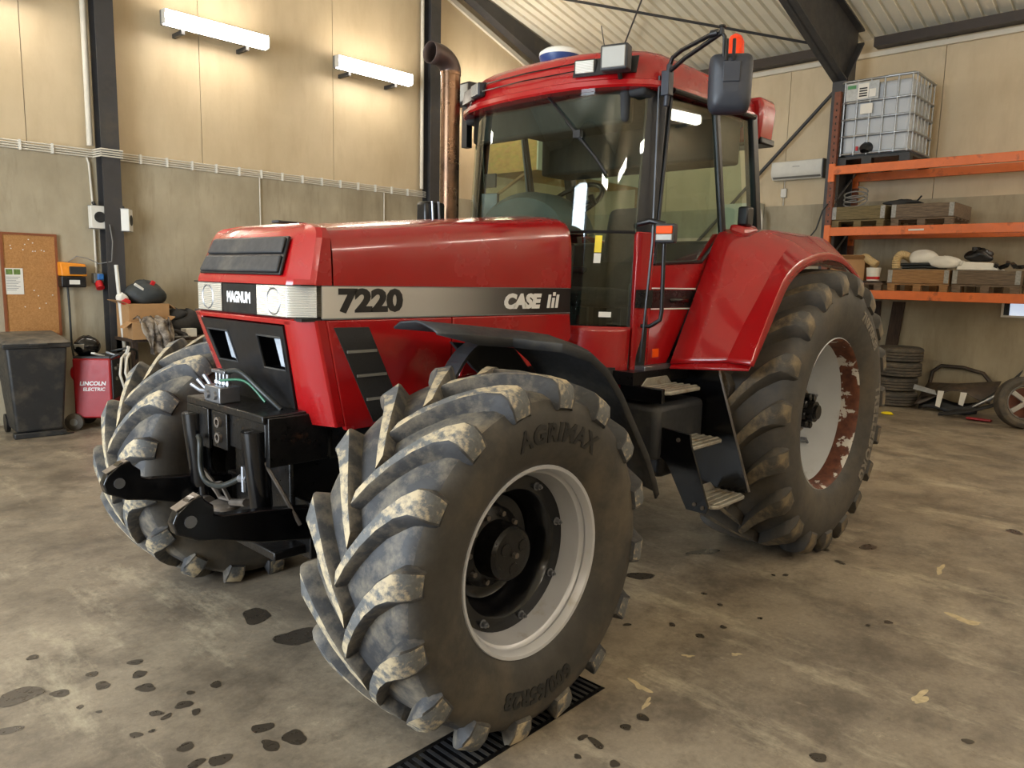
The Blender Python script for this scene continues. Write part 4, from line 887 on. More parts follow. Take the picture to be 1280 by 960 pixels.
# indicator lamp and grab rail by the near pillar
b = MB(); b.tube([(1.50, -.72, 2.10), (1.50, -.80, 2.115), (1.535, -.865, 2.10), (1.54, -.87, 2.05)], .016, 10); b.build('indicator_arm', 'black', T, smooth=50)
lampR = Matrix.Translation((1.515, -.895, 2.045))@Matrix.Rotation(math.radians(12), 4, 'Z')
b = MB(); b.box((0, 0, 0), (.055, .115, .105)); il = b.build('indicator_lamp', 'plastic', T, bevel=.010, xf=lampR)
b = MB(); b.box((-.031, 0, .018), (.012, .092, .042)); b.build('indicator_lens', 'orange_lens', il, bevel=.004, xf=lampR)
b = MB(); b.box((-.031, 0, -.022), (.012, .092, .034)); b.build('marker_lens', 'lens_grey', il, bevel=.004, xf=lampR)
b = MB(); b.tube([(1.54, -.87, 2.0), (1.555, -.865, 1.62), (1.552, -.86, 1.57), (1.54, -.80, 1.53), (1.54, -.745, 1.53)], .012, 8); b.build('grab_rail', 'black', T, smooth=50)
b = MB(); b.tube([(1.575, -.765, 2.90), (1.545, -.79, 2.0), (1.53, -.755, 1.32)], .008, 6); b.build('door_front_rod', 'black', T, smooth=50)
b = MB(); b.box((1.615, -.80, 1.375), (.06, .004, .05), (0, 0, -.05)); b.build('side_reflector', 'orange_lens', T, bevel=.003)
b = MB(); b.b2((1.53, -.79, 1.27), (1.82, -.70, 1.30)); b.build('door_sill', 'chrome', T, bevel=.004)
# wiper
b = MB(); b.tube([(1.362, -.14, 2.84), (1.345, -.38, 2.61)], .007, 6); b.box((1.345, -.39, 2.60), (.03, .05, .04)); b.tube([(1.345, -.30, 2.68), (1.345, -.52, 2.46), (1.37, -.58, 2.37)], .008, 6); b.build('wiper', 'black', T, smooth=50)
# cab interior
b = MB(); b.hexa([(1.95, -.24, 1.60), (2.42, -.24, 1.60), (2.42, .24, 1.60), (1.95, .24, 1.60), (1.93, -.25, 1.74), (2.44, -.25, 1.70), (2.44, .25, 1.70), (1.93, .25, 1.74)]); se = b.build('driver_seat', 'seat', T, bevel=.05, segs=3)
b = MB(); b.hexa([(2.34, -.23, 1.68), (2.46, -.23, 1.68), (2.46, .23, 1.68), (2.34, .23, 1.68), (2.45, -.20, 2.30), (2.55, -.20, 2.30), (2.55, .20, 2.30), (2.45, .20, 2.30)]); b.build('seat_back', 'seat', se, bevel=.05, segs=3)
b = MB(); b.tube([(2.18, 0, 1.29), (2.18, 0, 1.60)], .12, 16); b.build('seat_pedestal', 'black', se)
for sd in (-1, 1):
    b = MB(); b.b2((2.05, sd*.30, 1.83), (2.40, sd*.38, 1.88)); b.build('armrest', 'seat', se, bevel=.02)
b = MB(); b.hexa([(1.36, -.16, 1.29), (1.60, -.16, 1.29), (1.60, .24, 1.29), (1.36, .24, 1.29), (1.42, -.16, 1.98), (1.66, -.16, 2.02), (1.66, .24, 2.02), (1.42, .24, 1.98)]); b.build('steering_console', 'dash', T, bevel=.03)
b = MB(); rows = []
for x, k in ((1.40, .85), (1.46, 1.0), (1.58, 1.0), (1.66, .92)):
    rows.append([(x, .42*math.cos(a)*k+.10, 2.05+.27*k*math.sin(a)) for a in [PI*j/16 for j in range(17)]])
b.grid(rows); b.add(rows[-1], [tuple(range(17))]); b.add(rows[0], [tuple(range(16, -1, -1))]); b.build('instrument_hood', 'dash', T, smooth=40)
b = MB(); ctr = Vector((1.74, -.06, 2.28)); R = Matrix.Translation(ctr)@Matrix.Rotation(math.radians(-38), 4, 'Y')
b.tube([(.19*math.cos(a), .19*math.sin(a), 0) for a in [2*PI*k/28 for k in range(29)]], .016, 8, cap=False)
for a in (.6, 2.6, 4.7): b.tube([(0, 0, -.03), (.19*math.cos(a), .19*math.sin(a), 0)], .012, 6)
b.lathe([(-.05, .0), (-.05, .05), (-.01, .045), (-.01, 0)], (0, 0, 0), 2, 16); b.tube([(0, 0, -.05), (0, 0, -.25)], .03, 10); sw = b.build('steering_wheel', 'black', T, smooth=50, xf=R)
b = MB(); b.tube([(-.05, -.19, 0), (-.05, -.19, .06)], .018, 8); b.build('steering_knob', 'black', sw, xf=R)
b = MB(); b.box((1.52, .48, 2.42), (.02, .10, .09)); b.box((1.50, .46, 2.24), (.03, .12, .19), (0, 0, .3)); b.tube([(1.52, .56, 2.70), (1.52, .54, 2.42), (1.50, .50, 2.24)], .008, 6); b.build('cab_monitor', 'black', T, bevel=.004)
b = MB(); b.tube([(1.95, -.50, 1.40), (2.0, -.5, 1.90)], .015, 8); b.build('gear_lever', 'black', T)
b = MB(); b.b2((1.9, -.56, 1.30), (2.4, -.38, 1.78)); b.build('side_console', 'dash', T, bevel=.03)
# ---- steps under the door
def step(xc, yo, z):
    b = MB(); x0, x1 = xc-.185, xc+.185
    b.prism([(x0, yo+.03), (x0+.03, yo), (x1-.03, yo), (x1, yo+.03), (x1, yo+.20), (x0, yo+.20)], 2, z-.022, z); o = b.build('step', 'alu_step', T, bevel=.006)
    for k in range(4):
        c = MB(); c.b2((x0+.02, yo+.025+k*.045, z), (x1-.02, yo+.043+k*.045, z+.008)); c.build('step_rib', 'alu_step', o, bevel=.003, segs=1)
    c = MB(); c.prism([(x0+.02, z), (x1-.02, z), (x1-.08, z+.05), (x0+.08, z+.05)], 1, yo+.195, yo+.205); c.build('step_back', 'alu_step', o, bevel=.003)
step(1.64, -1.0, 1.185); step(1.71, -1.12, .885); step(1.80, -1.24, .555)
b = MB(); b.add([], []); 
q = [(-.88, 1.27), (-.98, 1.27), (-1.23, .55), (-1.10, .53), (-.80, 1.0)]
b = MB(); b.prism([(-.72, 1.28), (-1.0, 1.28), (-1.245, .57), (-1.15, .53), (-.88, .60), (-.72, .9)], 0, 1.985, 2.0); sp = b.build('step_side_plate', 'gloss_black', T, bevel=.002)
b = MB(); b.tube([(1.992, -1.002, 1.28), (1.992, -1.247, .57)], .008, 6); b.build('plate_edge', 'steel', sp)
b = MB(); b.prism([(-.86, .98), (-1.12, .96), (-1.13, .90), (-1.255, .57), (-1.24, .54), (-1.12, .54), (-.98, .78), (-.86, .84)], 0, 1.50, 1.515, ); sp = b.build('step_side_plate', 'gloss_black', T, bevel=.002)
for y, z in ((-.92, .93), (-1.05, .92), (-1.17, .58), (-1.22, .57)):
    b = MB(); b.lathe([(0, .0), (0, .012), (-.008, .011), (-.008, 0)], (1.50, y, z), 0, 8); b.build('plate_bolt', 'steel', sp)
b = MB(); b.b2((1.42, -.98, 1.12), (1.45, -.70, 1.20)); b.build('step_bracket', 'gloss_black', T, bevel=.004)
b = MB(); b.b2((1.45, -.94, .78), (1.97, -.42, 1.10)); b.build('battery_box', 'plastic', T, bevel=.04, segs=3)
b = MB(); b.b2((1.40, -.80, 1.20), (2.15, .80, 1.275)); b.build('cab_subframe', 'frame_black', T)
b = MB(); b.b2((1.9, -.70, .55), (2.3, -.35, 1.2)); b.build('fuel_tank', 'frame_black', T, bevel=.05, segs=3)
# ------------------------------------------------------------------ wall lamps
def wall_lamp(label, loc, rz, group='fluorescent wall lamps'):
    t = thing('wall_lamp', label, 'lamp', loc, rz, group)      # local: wall behind at +y
    b = MB(); b.b2((-.68, -.03, -.088), (.68, .03, .088)); b.build('lamp_housing', 'grey_plastic', t, bevel=.01)
    b = MB(); pr = [(-.03, -.088), (-.115, -.075), (-.13, .0), (-.115, .075), (-.03, .088)]; b.prism([(y, z) for y, z in pr], 0, -.665, .665); b.build('lamp_diffuser', 'tube', t)
    for sx in (-1, 1):
        b = MB(); b.b2((sx*.665, -.12, -.082), (sx*.685, -.03, .082)); b.build('lamp_end_cap', 'white_plastic', t, bevel=.006)
        b = MB(); b.b2((sx*.42-.02, -.02, -.14), (sx*.42+.02, .26, -.09)); b.build('lamp_bracket', 'plastic', t)
    return t
LAMPS = [('fluorescent wall lamp cut off at the top left corner', (-.05, YB-.22, 4.79), 0), ('fluorescent wall lamp between the near column and the next lamp', (2.575, YB-.22, 4.79), 0),
    ('fluorescent wall lamp just left of the column by the exhaust', (5.0, YB-.22, 4.79), 0), ('fluorescent wall lamp seen between exhaust stack and cab', (7.43, YB-.22, 4.79), 0)]
for lb, lc, rz in LAMPS: wall_lamp(lb, lc, rz)
for i, (lc, rz) in enumerate([((-2.5, YB-.22, 4.79), 0), ((-5.0, YF_+.22, 4.80), PI), ((-2.6, YF_+.22, 4.80), PI), ((-.2, YF_+.22, 4.80), PI), ((2.2, YF_+.22, 4.80), PI), ((4.6, YF_+.22, 4.80), PI), ((7.0, YF_+.22, 4.80), PI), ((9.4, YF_+.22, 4.80), PI), ((XR-.22, -3.2, 4.85), -PI/2), ((XR-.22, -6.2, 4.85), -PI/2), ((XL+.22, -5.5, 4.80), PI/2)]):  # near-wall row follows cab reflections; further unseen lamps added there for fill
    wall_lamp(['first', 'second', 'third', 'fourth', 'fifth', 'sixth', 'seventh', 'eighth', 'ninth', 'tenth', 'eleventh'][i]+' fluorescent wall lamp on the walls outside the photographed view', lc, rz, 'wall lamps out of view')
# ------------------------------------------------------------------ cables on the back wall
t = thing('cable_run', 'bundle of grey cables clipped along the ledge of the back wall', 'cable run', (0, YB-.034, LEDGE-.05))
for k in range(4):
    b = MB(); b.tube([(-4, 0, k*.026), (1.12, 0, k*.026), (1.14, -.22, k*.026), (1.38, -.22, k*.026), (1.40, 0, k*.026), (6.2, 0, k*.026)], .009, 6); b.build('cable', 'pipe_white', t)
b0 = None
for k in range(22):
    x = -.9+k*.32
    if 1.0 < x < 1.5: continue
    if b0 is None: b = MB(); b.b2((-.012, -.02, -.015), (.012, .02, .095)); b0 = b.build('cable_clip', 'white_plastic', t); o = b0
    else: o = b0.copy(); C.objects.link(o)
    o.location = (x, 0, 0)
pipe('drop_cable', [(1.06, YB-.02, 3.07), (1.08, YB-.02, 3.0), (1.10, YB-.02, 2.52)], .014, 'pipe_white', 'pale cable dropping from the cable run to the white box', 'cable')
pipe('drop_cable', [(1.10, YB-.02, 2.24), (1.10, YB-.02, 1.72)], .014, 'pipe_white', 'pale conduit from the white box down to the blue socket', 'cable')
pipe('drop_cable', [(3.24, YB-.02, 3.08), (3.24, YB-.02, 2.3)], .010, 'pipe_white', 'pale drop cable on the wall above the tractor nose', 'cable')
pipe('drop_cable', [(5.36, YB-.02, 3.08), (5.36, YB-.02, 2.4)], .010, 'pipe_white', 'pale drop cable on the wall above the middle of the hood', 'cable')
pipe('slack_wire', [(.80, YB-.02, 1.85), (.88, YB-.06, 1.92), (.98, YB-.1, 1.90), (1.10, YB-.12, 1.84), (1.2, YB-.25, 1.87), (1.22, YB-.25, 2.1), (1.2, YB-.24, 2.3)], .006, 'grey_plastic', 'slack grey wire looping from the charger to the column', 'wire')
# square white boxes with round grilles on the column
for loc, rz, lb in (((1.115, 6.62, 2.38), 0, 'white square box with dark round grille facing forward on the column'), ((1.42, 6.60, 2.365), math.radians(58), 'white square box with dark round grille on the column side, seen edge on')):
    t = thing('grille_box', lb, 'wall box', loc, rz, 'white grille boxes on the column')
    b = MB(); b.b2((-.095, -.05, -.13), (.095, .05, .13)); b.build('box_body', 'white_plastic', t, bevel=.006)
    b = MB(); b.lathe([(-.05, 0), (-.05, .06), (-.056, .064), (-.058, .06), (-.054, 0)], (0, 0, 0), 1, 28); b.build('round_grille', 'mesh_grille', t)
    b = MB(); b.b2((-.10, -.047, -.135), (.10, .05, -.128)); b.b2((-.10, -.047, .128), (.10, .05, .135)); b.build('box_rim', 'grey_plastic', t)
    b = MB(); b.tube([(-.03, .02, .14), (-.03, .06, .17)], .02, 8); b.build('mounting_stub', 'plastic', t)
# notice board, sheet, charger, socket
t = thing('notice_board', 'cork notice board with a brown wooden frame on the concrete wall', 'notice board', (.41, YB-.02, 1.0))
b = MB(); b.b2((-.26, -.01, .02), (.26, .015, 1.14)); b.build('cork_sheet', 'cork', t)
for i, (lo, hi) in enumerate((((-.28, -.02, 0), (-.255, .02, 1.16)), ((.255, -.02, 0), (.28, .02, 1.16)), ((-.255, -.02, 1.135), (.255, .02, 1.16)), ((-.255, -.02, 0), (.255, .02, .025)))):
    b = MB(); b.b2(lo, hi); b.build('board_frame', pm('brown_frame', (128, 70, 38), .5) if i == 0 else bpy.data.materials['brown_frame'], t)
for k in range(16):
    b = MB(); b.lathe([(-.018, 0), (-.018, .006), (-.01, .006)], (random.uniform(-.2, .22), 0, random.choice([random.uniform(.95, 1.1), random.uniform(.3, .6)])), 1, 8); b.build('pin', 'white_plastic', t)
t = thing('paper_sheet', 'white printed sheet with two green pictures pinned to the cork board', 'paper', (.24, YB-.035, 1.62))
b = MB(); b.b2((-.09, -.001, -.145), (.09, .001, .145)); b.build('sheet', 'paper', t)
for x in (-.04, .035):
    b = MB(); b.b2((x-.035, -.003, .075), (x+.03, -.001, .135)); b.build('printed_picture', pm('green_print', (96, 120, 58), .7, 0, .5, 40) if x < 0 else bpy.data.materials['green_print'], t)
for k in range(9):
    b = MB(); b.b2((-.075, -.002, .045-k*.018), (.06-.02*(k % 3), -.001, .05-k*.018)); b.build('text_line', 'grey_plastic', t)
t = thing('battery_charger', 'orange and black battery charger mounted on the wall beside the cork board', 'charger', (.815, YB-.09, 1.56))
b = MB(); b.hexa([(-.135, -.09, .13), (.135, -.09, .13), (.135, .09, .13), (-.135, .09, .13), (-.135, -.05, .29), (.135, -.05, .27), (.135, .09, .27), (-.135, .09, .29)]); b.build('charger_hood', 'charger_orange', t, bevel=.012)
b = MB(); b.b2((-.05, -.095, .15), (.125, -.07, .24)); b.build('display', 'plastic', t, bevel=.004)
b = MB(); b.b2((-.14, -.09, 0), (.12, .09, .125)); b.build('charger_body', 'black', t, bevel=.012)
b = MB(); b.b2((-.06, -.095, .035), (.05, -.088, .085)); b.build('type_label', 'paper', t)
pipe('charger_cable', [(.76, YB-.09, 1.56), (.765, YB-.09, 1.3), (.77, YB-.08, .9), (.80, YB-.1, .5), (.86, YB-.2, .35)], .012, 'hose', 'black cable hanging from the battery charger', 'cable')
t = thing('wall_socket', 'blue and red power socket on the wall left of the column', 'socket', (1.10, YB-.05, 1.55))
b = MB(); b.b2((-.055, -.05, .06), (.055, .05, .18)); b.build('socket_body', 'grey_plastic', t, bevel=.01)
b = MB(); b.b2((-.02, -.075, .10), (.05, -.04, .17)); b.build('blue_flap', 'blue', t, bevel=.01)
b = MB(); b.tube([(0, -.03, .07), (0, -.08, .0)], .045, 14); b.build('red_outlet', 'bright_red', t, smooth=40)
# ------------------------------------------------------------------ wheelie bin
t = thing('wheelie_bin', 'black plastic wheelie bin with dusty grey lid in front of the cork board', 'bin', (.19, 6.02, 0), math.radians(-4))
b = MB(); r0 = [(-.22, -.20, .06), (.22, -.20, .06), (.22, .26, .06), (-.22, .26, .06)]; r1 = [(-.28, -.28, .97), (.28, -.28, .97), (.28, .40, .97), (-.28, .40, .97)]
b.hexa(r0+r1); bd = b.build('bin_body', 'bin', t, bevel=.03, segs=3)
b = MB(); b.hexa([(-.305, -.305, .95), (.305, -.305, .95), (.305, .42, .95), (-.305, .42, .95), (-.31, -.31, 1.0), (.31, -.31, 1.0), (.31, .42, 1.0), (-.31, .42, 1.0)]); b.build('bin_rim', 'bin', t, bevel=.012)
b = MB(); b.hexa([(-.32, -.33, 1.0), (.32, -.33, 1.0), (.32, .44, 1.02), (-.32, .44, 1.02), (-.28, -.28, 1.035), (.28, -.28, 1.035), (.28, .40, 1.085), (-.28, .40, 1.085)]); b.build('bin_lid', 'bin_lid', t, bevel=.015)
b = MB(); b.b2((-.08, -.37, .985), (.08, -.32, 1.005)); b.build('lid_grip', 'bin', t, bevel=.006)
b = MB(); b.b2((-.24, -.215, 0), (.24, -.10, .06)); b.build('bin_foot', 'bin', t, bevel=.01)
for sx in (-1, 1):
    b = MB(); b.lathe([(-.02, 0), (-.02, .10), (.02, .10), (.02, 0)], (sx*.22, .30, .10), 0, 24); b.build('bin_wheel', 'black', t, smooth=30)
b = MB(); b.tube([(-.22, .44, 1.0), (-.22, .48, 1.01), (.22, .48, 1.01), (.22, .44, 1.0)], .014, 8); b.build('bin_handle', 'bin', t)
pipe('dark_strap', [gpt(68, 543), gpt(78, 544)+Vector((0, 0, .02)), gpt(92, 541)], .012, 'hose', 'short dark strap lying on the floor beside the bin', 'strap')
# ------------------------------------------------------------------ welder with helmet, hoses
t = thing('welding_machine', 'red wheeled welding machine with dark front panel between bin and column', 'welder', (.83, 6.02, 0), math.radians(-36))
b = MB(); b.b2((-.20, -.19, .13), (.19, .19, .80)); wm = b.build('welder_body', 'welder_red', t, bevel=.02)
b = MB(); b.b2((.19, -.17, .34), (.205, .17, .78)); fp_ = b.build('front_panel', 'plastic', t, bevel=.005)
for y, z in ((-.09, .68), (0, .70), (.09, .66), (-.06, .56), (.07, .55)):
    b = MB(); b.lathe([(0, 0), (0, .022), (.02, .018), (.02, 0)], (.205, y, z), 0, 14); b.build('panel_knob', 'grey_plastic', fp_)
text('maker_lettering', 'LINCOLN', .062, (-.0, -.192, .52), (1, 0, 0), (0, 0, 1), 'letter_white', wm, .002, .15, .001)
text('maker_lettering', 'ELECTRIC', .052, (.01, -.192, .455), (1, 0, 0), (0, 0, 1), 'letter_white', wm, .001, .15, .001)
for sy in (-1, 1):
    b = MB(); b.lathe([(-.025, .03), (-.025, .085), (-.02, .095), (.02, .095), (.025, .085), (.025, .03)], (-.20, sy*.21, .095), 1, 24); wh = b.build('welder_wheel', 'rub_old', t, smooth=40)
    b = MB(); b.lathe([(-.028, 0), (-.028, .04), (.028, .04), (.028, 0)], (-.20, sy*.21, .095), 1, 16); b.build('wheel_hub', 'grey_plastic', wh)
b = MB(); b.tube([(.19, -.16, .80), (.26, -.16, .84), (.27, 0, .85), (.26, .16, .84), (.19, .16, .80)], .014, 8); b.build('front_handle', 'plastic', t, smooth=50)
b = MB(); b.b2((-.19, -.18, .80), (.18, .18, .82)); b.build('tool_tray', 'plastic', t)
b = MB(); b.b2((-.30, -.17, .10), (-.18, .17, .14)); b.build('bottle_shelf', 'plastic', t)
t2 = thing('welding_helmet', 'dark glossy welding helmet resting on top of the red welder', 'helmet', (.735, 6.05, .82), math.radians(-50))
b = MB(); b.blob((0, 0, .10), (.13, .15, .12), .05, 3, -.8); hm = b.build('helmet_shell', 'gloss_black', t2, smooth=60)
b = MB(); b.box((0, -.125, .11), (.11, .04, .055), (.3, 0, 0)); b.build('visor_window', 'lens_grey', hm, bevel=.006)
for i, (pts, r, m, lb) in enumerate((
    ([(1.06, 5.82, .84), (.98, 5.72, .80), (.95, 5.70, .62), (.99, 5.68, .44), (1.06, 5.70, .36), (1.12, 5.74, .34)], .014, 'pipe_white', 'outer loop of pale grey hose hanging over the welder front'),
    ([(1.10, 5.80, .84), (1.03, 5.70, .80), (1.0, 5.68, .64), (1.04, 5.66, .48), (1.12, 5.68, .40)], .014, 'pipe_white', 'inner loop of pale grey hose hanging over the welder front'),
    ([(.95, 5.95, .86), (1.05, 5.80, .90), (1.16, 5.82, .88), (1.22, 5.92, .84), (1.24, 6.0, .75)], .012, 'hose', 'black torch lead curving over the welder handle'))):
    P = [Vector(p) for p in pts]; pipe('welder_hose', P, r, m, lb, 'hose', 8, 'hoses on the welder')
for i, (c, d, rz, m, lb) in enumerate((((.80, 5.90, .835), (.16, .05, .02), .5, 'paper', 'white rag strip lying on the welder top'), ((.93, 5.86, .84), (.14, .025, .02), -.9, 'galv', 'silver tool lying across the welder top'), ((1.07, 5.80, .855), (.035, .02, .14), .2, 'paper', 'white label tag hanging at the welder corner'))):
    b = MB(); b.box((0, 0, 0), d, (0, .3, 0)); o = b.build(('rag_strip', 'hand_tool', 'label_tag')[i], m, bevel=.004); o.location = c; o.rotation_euler = (0, 0, rz); tag(o, lb, ('rag', 'tool', 'tag')[i])
b = MB(); b.blob((.60, 6.02, .62), (.045, .05, .10), .15, 9, -1); tag(b.build('red_glove', 'bright_red', smooth=60), 'red work glove hanging on the back of the welder', 'glove')
# ------------------------------------------------------------------ bench by the column and what lies on it
pipe('white_pole', [(1.20, 6.38, 1.83), (1.265, 6.30, .02)], .022, 'white_plastic', 'long white pole leaning against the dark column', 'pole', 10)
t = thing('work_bench', 'dark low bench behind the front tyre carrying boxes and clothes', 'bench', (1.75, 6.32, 0))
b = MB(); b.b2((-.55, -.30, .94), (.75, .30, .98)); b.build('bench_top', 'wood_dark', t, bevel=.005)
for sx in (-.5, .7):
    for sy in (-.25, .25):
        b = MB(); b.b2((sx-.03, sy-.03, 0), (sx+.03, sy+.03, .94)); b.build('bench_leg', 'wood_dark', t)
b = MB(); b.b2((-.50, -.27, .45), (.70, .27, .48)); b.build('bench_shelf', 'wood_dark', t)
t = thing('cardboard_box', 'tall open cardboard box on the bench beside the column', 'box', (1.46, 6.32, .98), .05)
b = MB(); b.hexa([(-.24, -.17, 0), (.24, -.17, 0), (.24, .17, 0), (-.24, .17, 0), (-.24, -.17, .40), (.24, -.17, .40), (.24, .17, .40), (-.24, .17, .40)]); b.build('box_body', 'cardboard', t, bevel=.003, segs=1)
for p in ([(-.24, -.17, .40), (-.24, .17, .40), (-.34, .17, .44), (-.34, -.17, .44)], [(.24, -.17, .40), (.24, .17, .40), (.32, .17, .34), (.32, -.17, .34)]):
    b = MB(); b.slab(p, .005); b.build('box_flap', 'cardboard', t)
t = thing('cardboard_box', 'low cardboard box with open flaps under the mottled jacket', 'box', (1.40, 6.02, .98), -.1)
b = MB(); b.b2((-.20, -.11, 0), (.20, .11, .20)); b.build('box_body', 'cardboard', t)
for p in ([(-.20, -.11, .20), (-.20, .11, .20), (-.29, .11, .13), (-.29, -.11, .13)], [(.20, -.11, .20), (.20, .11, .20), (.27, .11, .26), (.27, -.11, .26)]):
    b = MB(); b.slab(p, .005); b.build('box_flap', 'cardboard', t)
t = thing('jacket', 'mottled grey jacket draped over the low cardboard box', 'jacket', (1.43, 5.98, .98))
rows = []
for i in range(13):
    v = i/12; row = []
    for k in range(15):
        u = k/14-.5; x = u*.36+.03*math.sin(9*v+k); f = .022*math.sin(k*1.9+v*3)+.015*math.sin(k*3.1)
        if v < .35: row.append((x, .10-v*.62, .225+.03*math.sin(k*1.2+i)+f*.6))
        else: row.append((x*(1-.5*(v-.35))+.05*(v-.35), -.125-f-.03, .235-(v-.35)*.62+.02*math.sin(k*1.5)))
    rows.append(row)
b = MB(); b.grid(rows); b.build('jacket_body', 'camo', t, smooth=70, solid=.012)
b = MB(); b.tube([(.02, -.16, .18), (.08, -.18, .05), (.10, -.18, -.10), (.11, -.17, -.20)], [.05, .045, .04, .035], 10); b.build('sleeve', 'camo', t, smooth=60)
t = thing('holdall_bag', 'dark holdall bag with a red strap end on top of the cardboard box', 'bag', (1.50, 6.34, 1.38))
b = MB(); b.blob((0, 0, .11), (.23, .17, .15), .10, 5, -.75); b.build('bag_body', 'cloth_dark', t, smooth=60)
b = MB(); b.blob((-.02, -.02, .225), (.10, .09, .06), .15, 8, -.8); b.build('bag_top', 'cloth_dark', t, smooth=60)
b = MB(); b.box((.05, -.09, .23), (.05, .03, .09), (.2, .5, 0)); b.build('red_strap', 'bright_red', t, bevel=.008)
b = MB(); b.box((-.10, -.12, .19), (.15, .03, .03), (0, .6, 0)); b.build('white_strap', 'white_plastic', t, bevel=.006)
t = thing('rag_bundle', 'small red and white rag at the left rim of the cardboard box', 'rag', (1.21, 6.28, 1.40))
b = MB(); b.blob((0, 0, .04), (.06, .07, .06), .3, 12, -.7); b.build('white_rag', 'paper', t, smooth=60); b = MB(); b.blob((.03, -.05, .0), (.05, .04, .04), .3, 13, -.7); b.build('red_rag', 'bright_red', t, smooth=60)
t = thing('black_sack', 'crumpled black sack on the bench right of the cardboard box', 'sack', (1.98, 6.34, .98), .3)
b = MB(); b.blob((0, 0, .13), (.30, .18, .17), .22, 21, -.75, 18); b.build('sack_body', 'cloth_black', t, smooth=60)
b = MB(); b.blob((-.16, 0, .24), (.14, .12, .09), .25, 22, -.8); b.build('sack_fold', 'cloth_black', t, smooth=60)
for i, x in enumerate((1.66, 1.78)):
    t = thing('work_shoe', ('left', 'right')[i]+' one of two dark work shoes in front of the sack', 'shoe', (x, 6.08, .98), .4, 'work shoes on the bench')
    b = MB(); b.hexa([(-.045, -.13, 0), (.045, -.13, 0), (.04, .12, 0), (-.04, .12, 0), (-.035, -.10, .05), (.035, -.10, .05), (.038, .11, .11), (-.038, .11, .11)]); b.build('shoe_upper', 'cloth_black', t, bevel=.02, segs=3)
    b = MB(); b.b2((-.048, -.135, -.001), (.048, .125, .02)); b.build('shoe_sole', 'grey_plastic', t, bevel=.008)
b = MB(); b.box((0, 0, .05), (.15, .10, .10)); o = b.build('small_white_carton', 'paper', bevel=.004); o.location = (1.90, 6.08, .98); o.rotation_euler = (0, 0, .2); tag(o, 'small white carton at the front edge of the bench', 'carton')
# ------------------------------------------------------------------ pallet rack on the right wall
RX0, RX1, RYA, RYB = 9.65, 10.62, 1.40, -1.85
t = thing('pallet_rack', 'tall pallet rack with orange beams and rusty posts against the right wall', 'rack', (0, 0, 0))
for x in (RX0, RX1):
    for y, m in ((RYA, 'rust_post'), (RYB, 'rust_post')):
        b = MB(); b.b2((x-.02, y-.045, 0), (x+.06, y+.045, 4.62)); up = b.build('rack_post', m, t)
        for k in range(44):
            if y == RYA and x == RX0:
                c = MB(); c.b2((x-.022, y-.008, .35+k*.095), (x-.0195, y+.008, .38+k*.095)); c.build('post_slot', 'gloss_black', up)
for z in (3.42, 2.52, 1.60):
    for x, h in ((RX0-.025, .125), (RX1, .125)):
        b = MB(); b.b2((x-.025, RYB, z), (x+.025, RYA-.03, z+h)); b.build('rack_beam', 'orange', t, bevel=.006)
        b = MB(); b.b2((x-.03, RYA-.05, z-.10), (x+.02, RYA+.035, z+.16)); b.build('beam_connector', 'orange', t)
b = MB(); b.b2((RX0-.053, .05, 2.57), (RX0-.05, .25, 2.595)); b.build('beam_sticker', 'paper', t)
for k in range(5):
    z0 = .4+k*.85; b = MB(); b.tube([(RX0+.04, RYA, z0), (RX1, RYA, z0+.6)], .016, 6); b.build('frame_brace', 'galv', t)
# ------------------------------------------------------------------ ibc tank
t = thing('ibc_tank', 'white liquid container in a metal cage on the top rack shelf', 'tank', (9.70, .86, 3.548))
Wd, Dp, H0, H1 = 1.0, .95, .145, 1.20
b = MB(); b.b2((.04, -Wd/2+.03, H0), (Dp-.04, Wd/2-.03, H1-.04)); b.build('tank_bottle', 'tank', t, bevel=.07, segs=4)
for z in (H0+.02, .42, .66, .90, H1):
    b = MB(); r = .017 if z < H1 else .019
    b.tube([(.03, -Wd/2, z), (0, -Wd/2+.04, z), (0, Wd/2-.04, z), (.03, Wd/2, z), (Dp-.03, Wd/2, z), (Dp, Wd/2-.04, z), (Dp, -Wd/2+.04, z), (Dp-.03, -Wd/2, z), (.03, -Wd/2, z)], r, 8); b.build('cage_ring', 'galv', t, smooth=50)
for k in range(6):
    y = -Wd/2+.04+k*(Wd-.08)/5
    b = MB(); b.tube([(-.004, y, H0), (-.004, y, H1)], .012, 6); b.build('cage_bar', 'galv', t)
    for yy in (-Wd/2,):
        x = .06+k*(Dp-.12)/5; b = MB(); b.tube([(x, yy, H0), (x, yy, H1)], .012, 6); b.build('cage_bar', 'galv', t)
b = MB(); b.b2((-.018, -.02, .92), (-.012, Wd/2-.06, H1-.03)); lp = b.build('label_plate', 'galv', t)
b = MB(); b.b2((-.021, .12, .94), (-.018, .27, 1.15)); b.build('label_sheet', 'paper', lp); b = MB(); b.b2((-.021, .02, .95), (-.018, .11, 1.06)); b.build('label_sheet', 'paper', lp); b = MB(); b.b2((-.021, .30, 1.09), (-.018, .42, 1.14)); b.build('label_sheet', pm('green_label', (70, 130, 80), .5), lp)
for k in range(4): b = MB(); b.b2((-.023, .14, .965+k*.035), (-.021, .25, .985+k*.035)); b.build('print_block', 'letter_black', lp)
b = MB(); b.b2((-.02, .05, .72), (-.015, .22, .86)); b.build('lower_label', 'paper', t)
b = MB(); b.tube([(.04, .1, .24), (-.03, .1, .22), (-.05, .1, .18)], [.09, .08, .06], 16); b.build('outlet_valve', 'black', t, smooth=40); b = MB(); b.b2((-.05, .2, .2), (-.02, .23, .26)); b.build('valve_tag', 'bright_red', t)
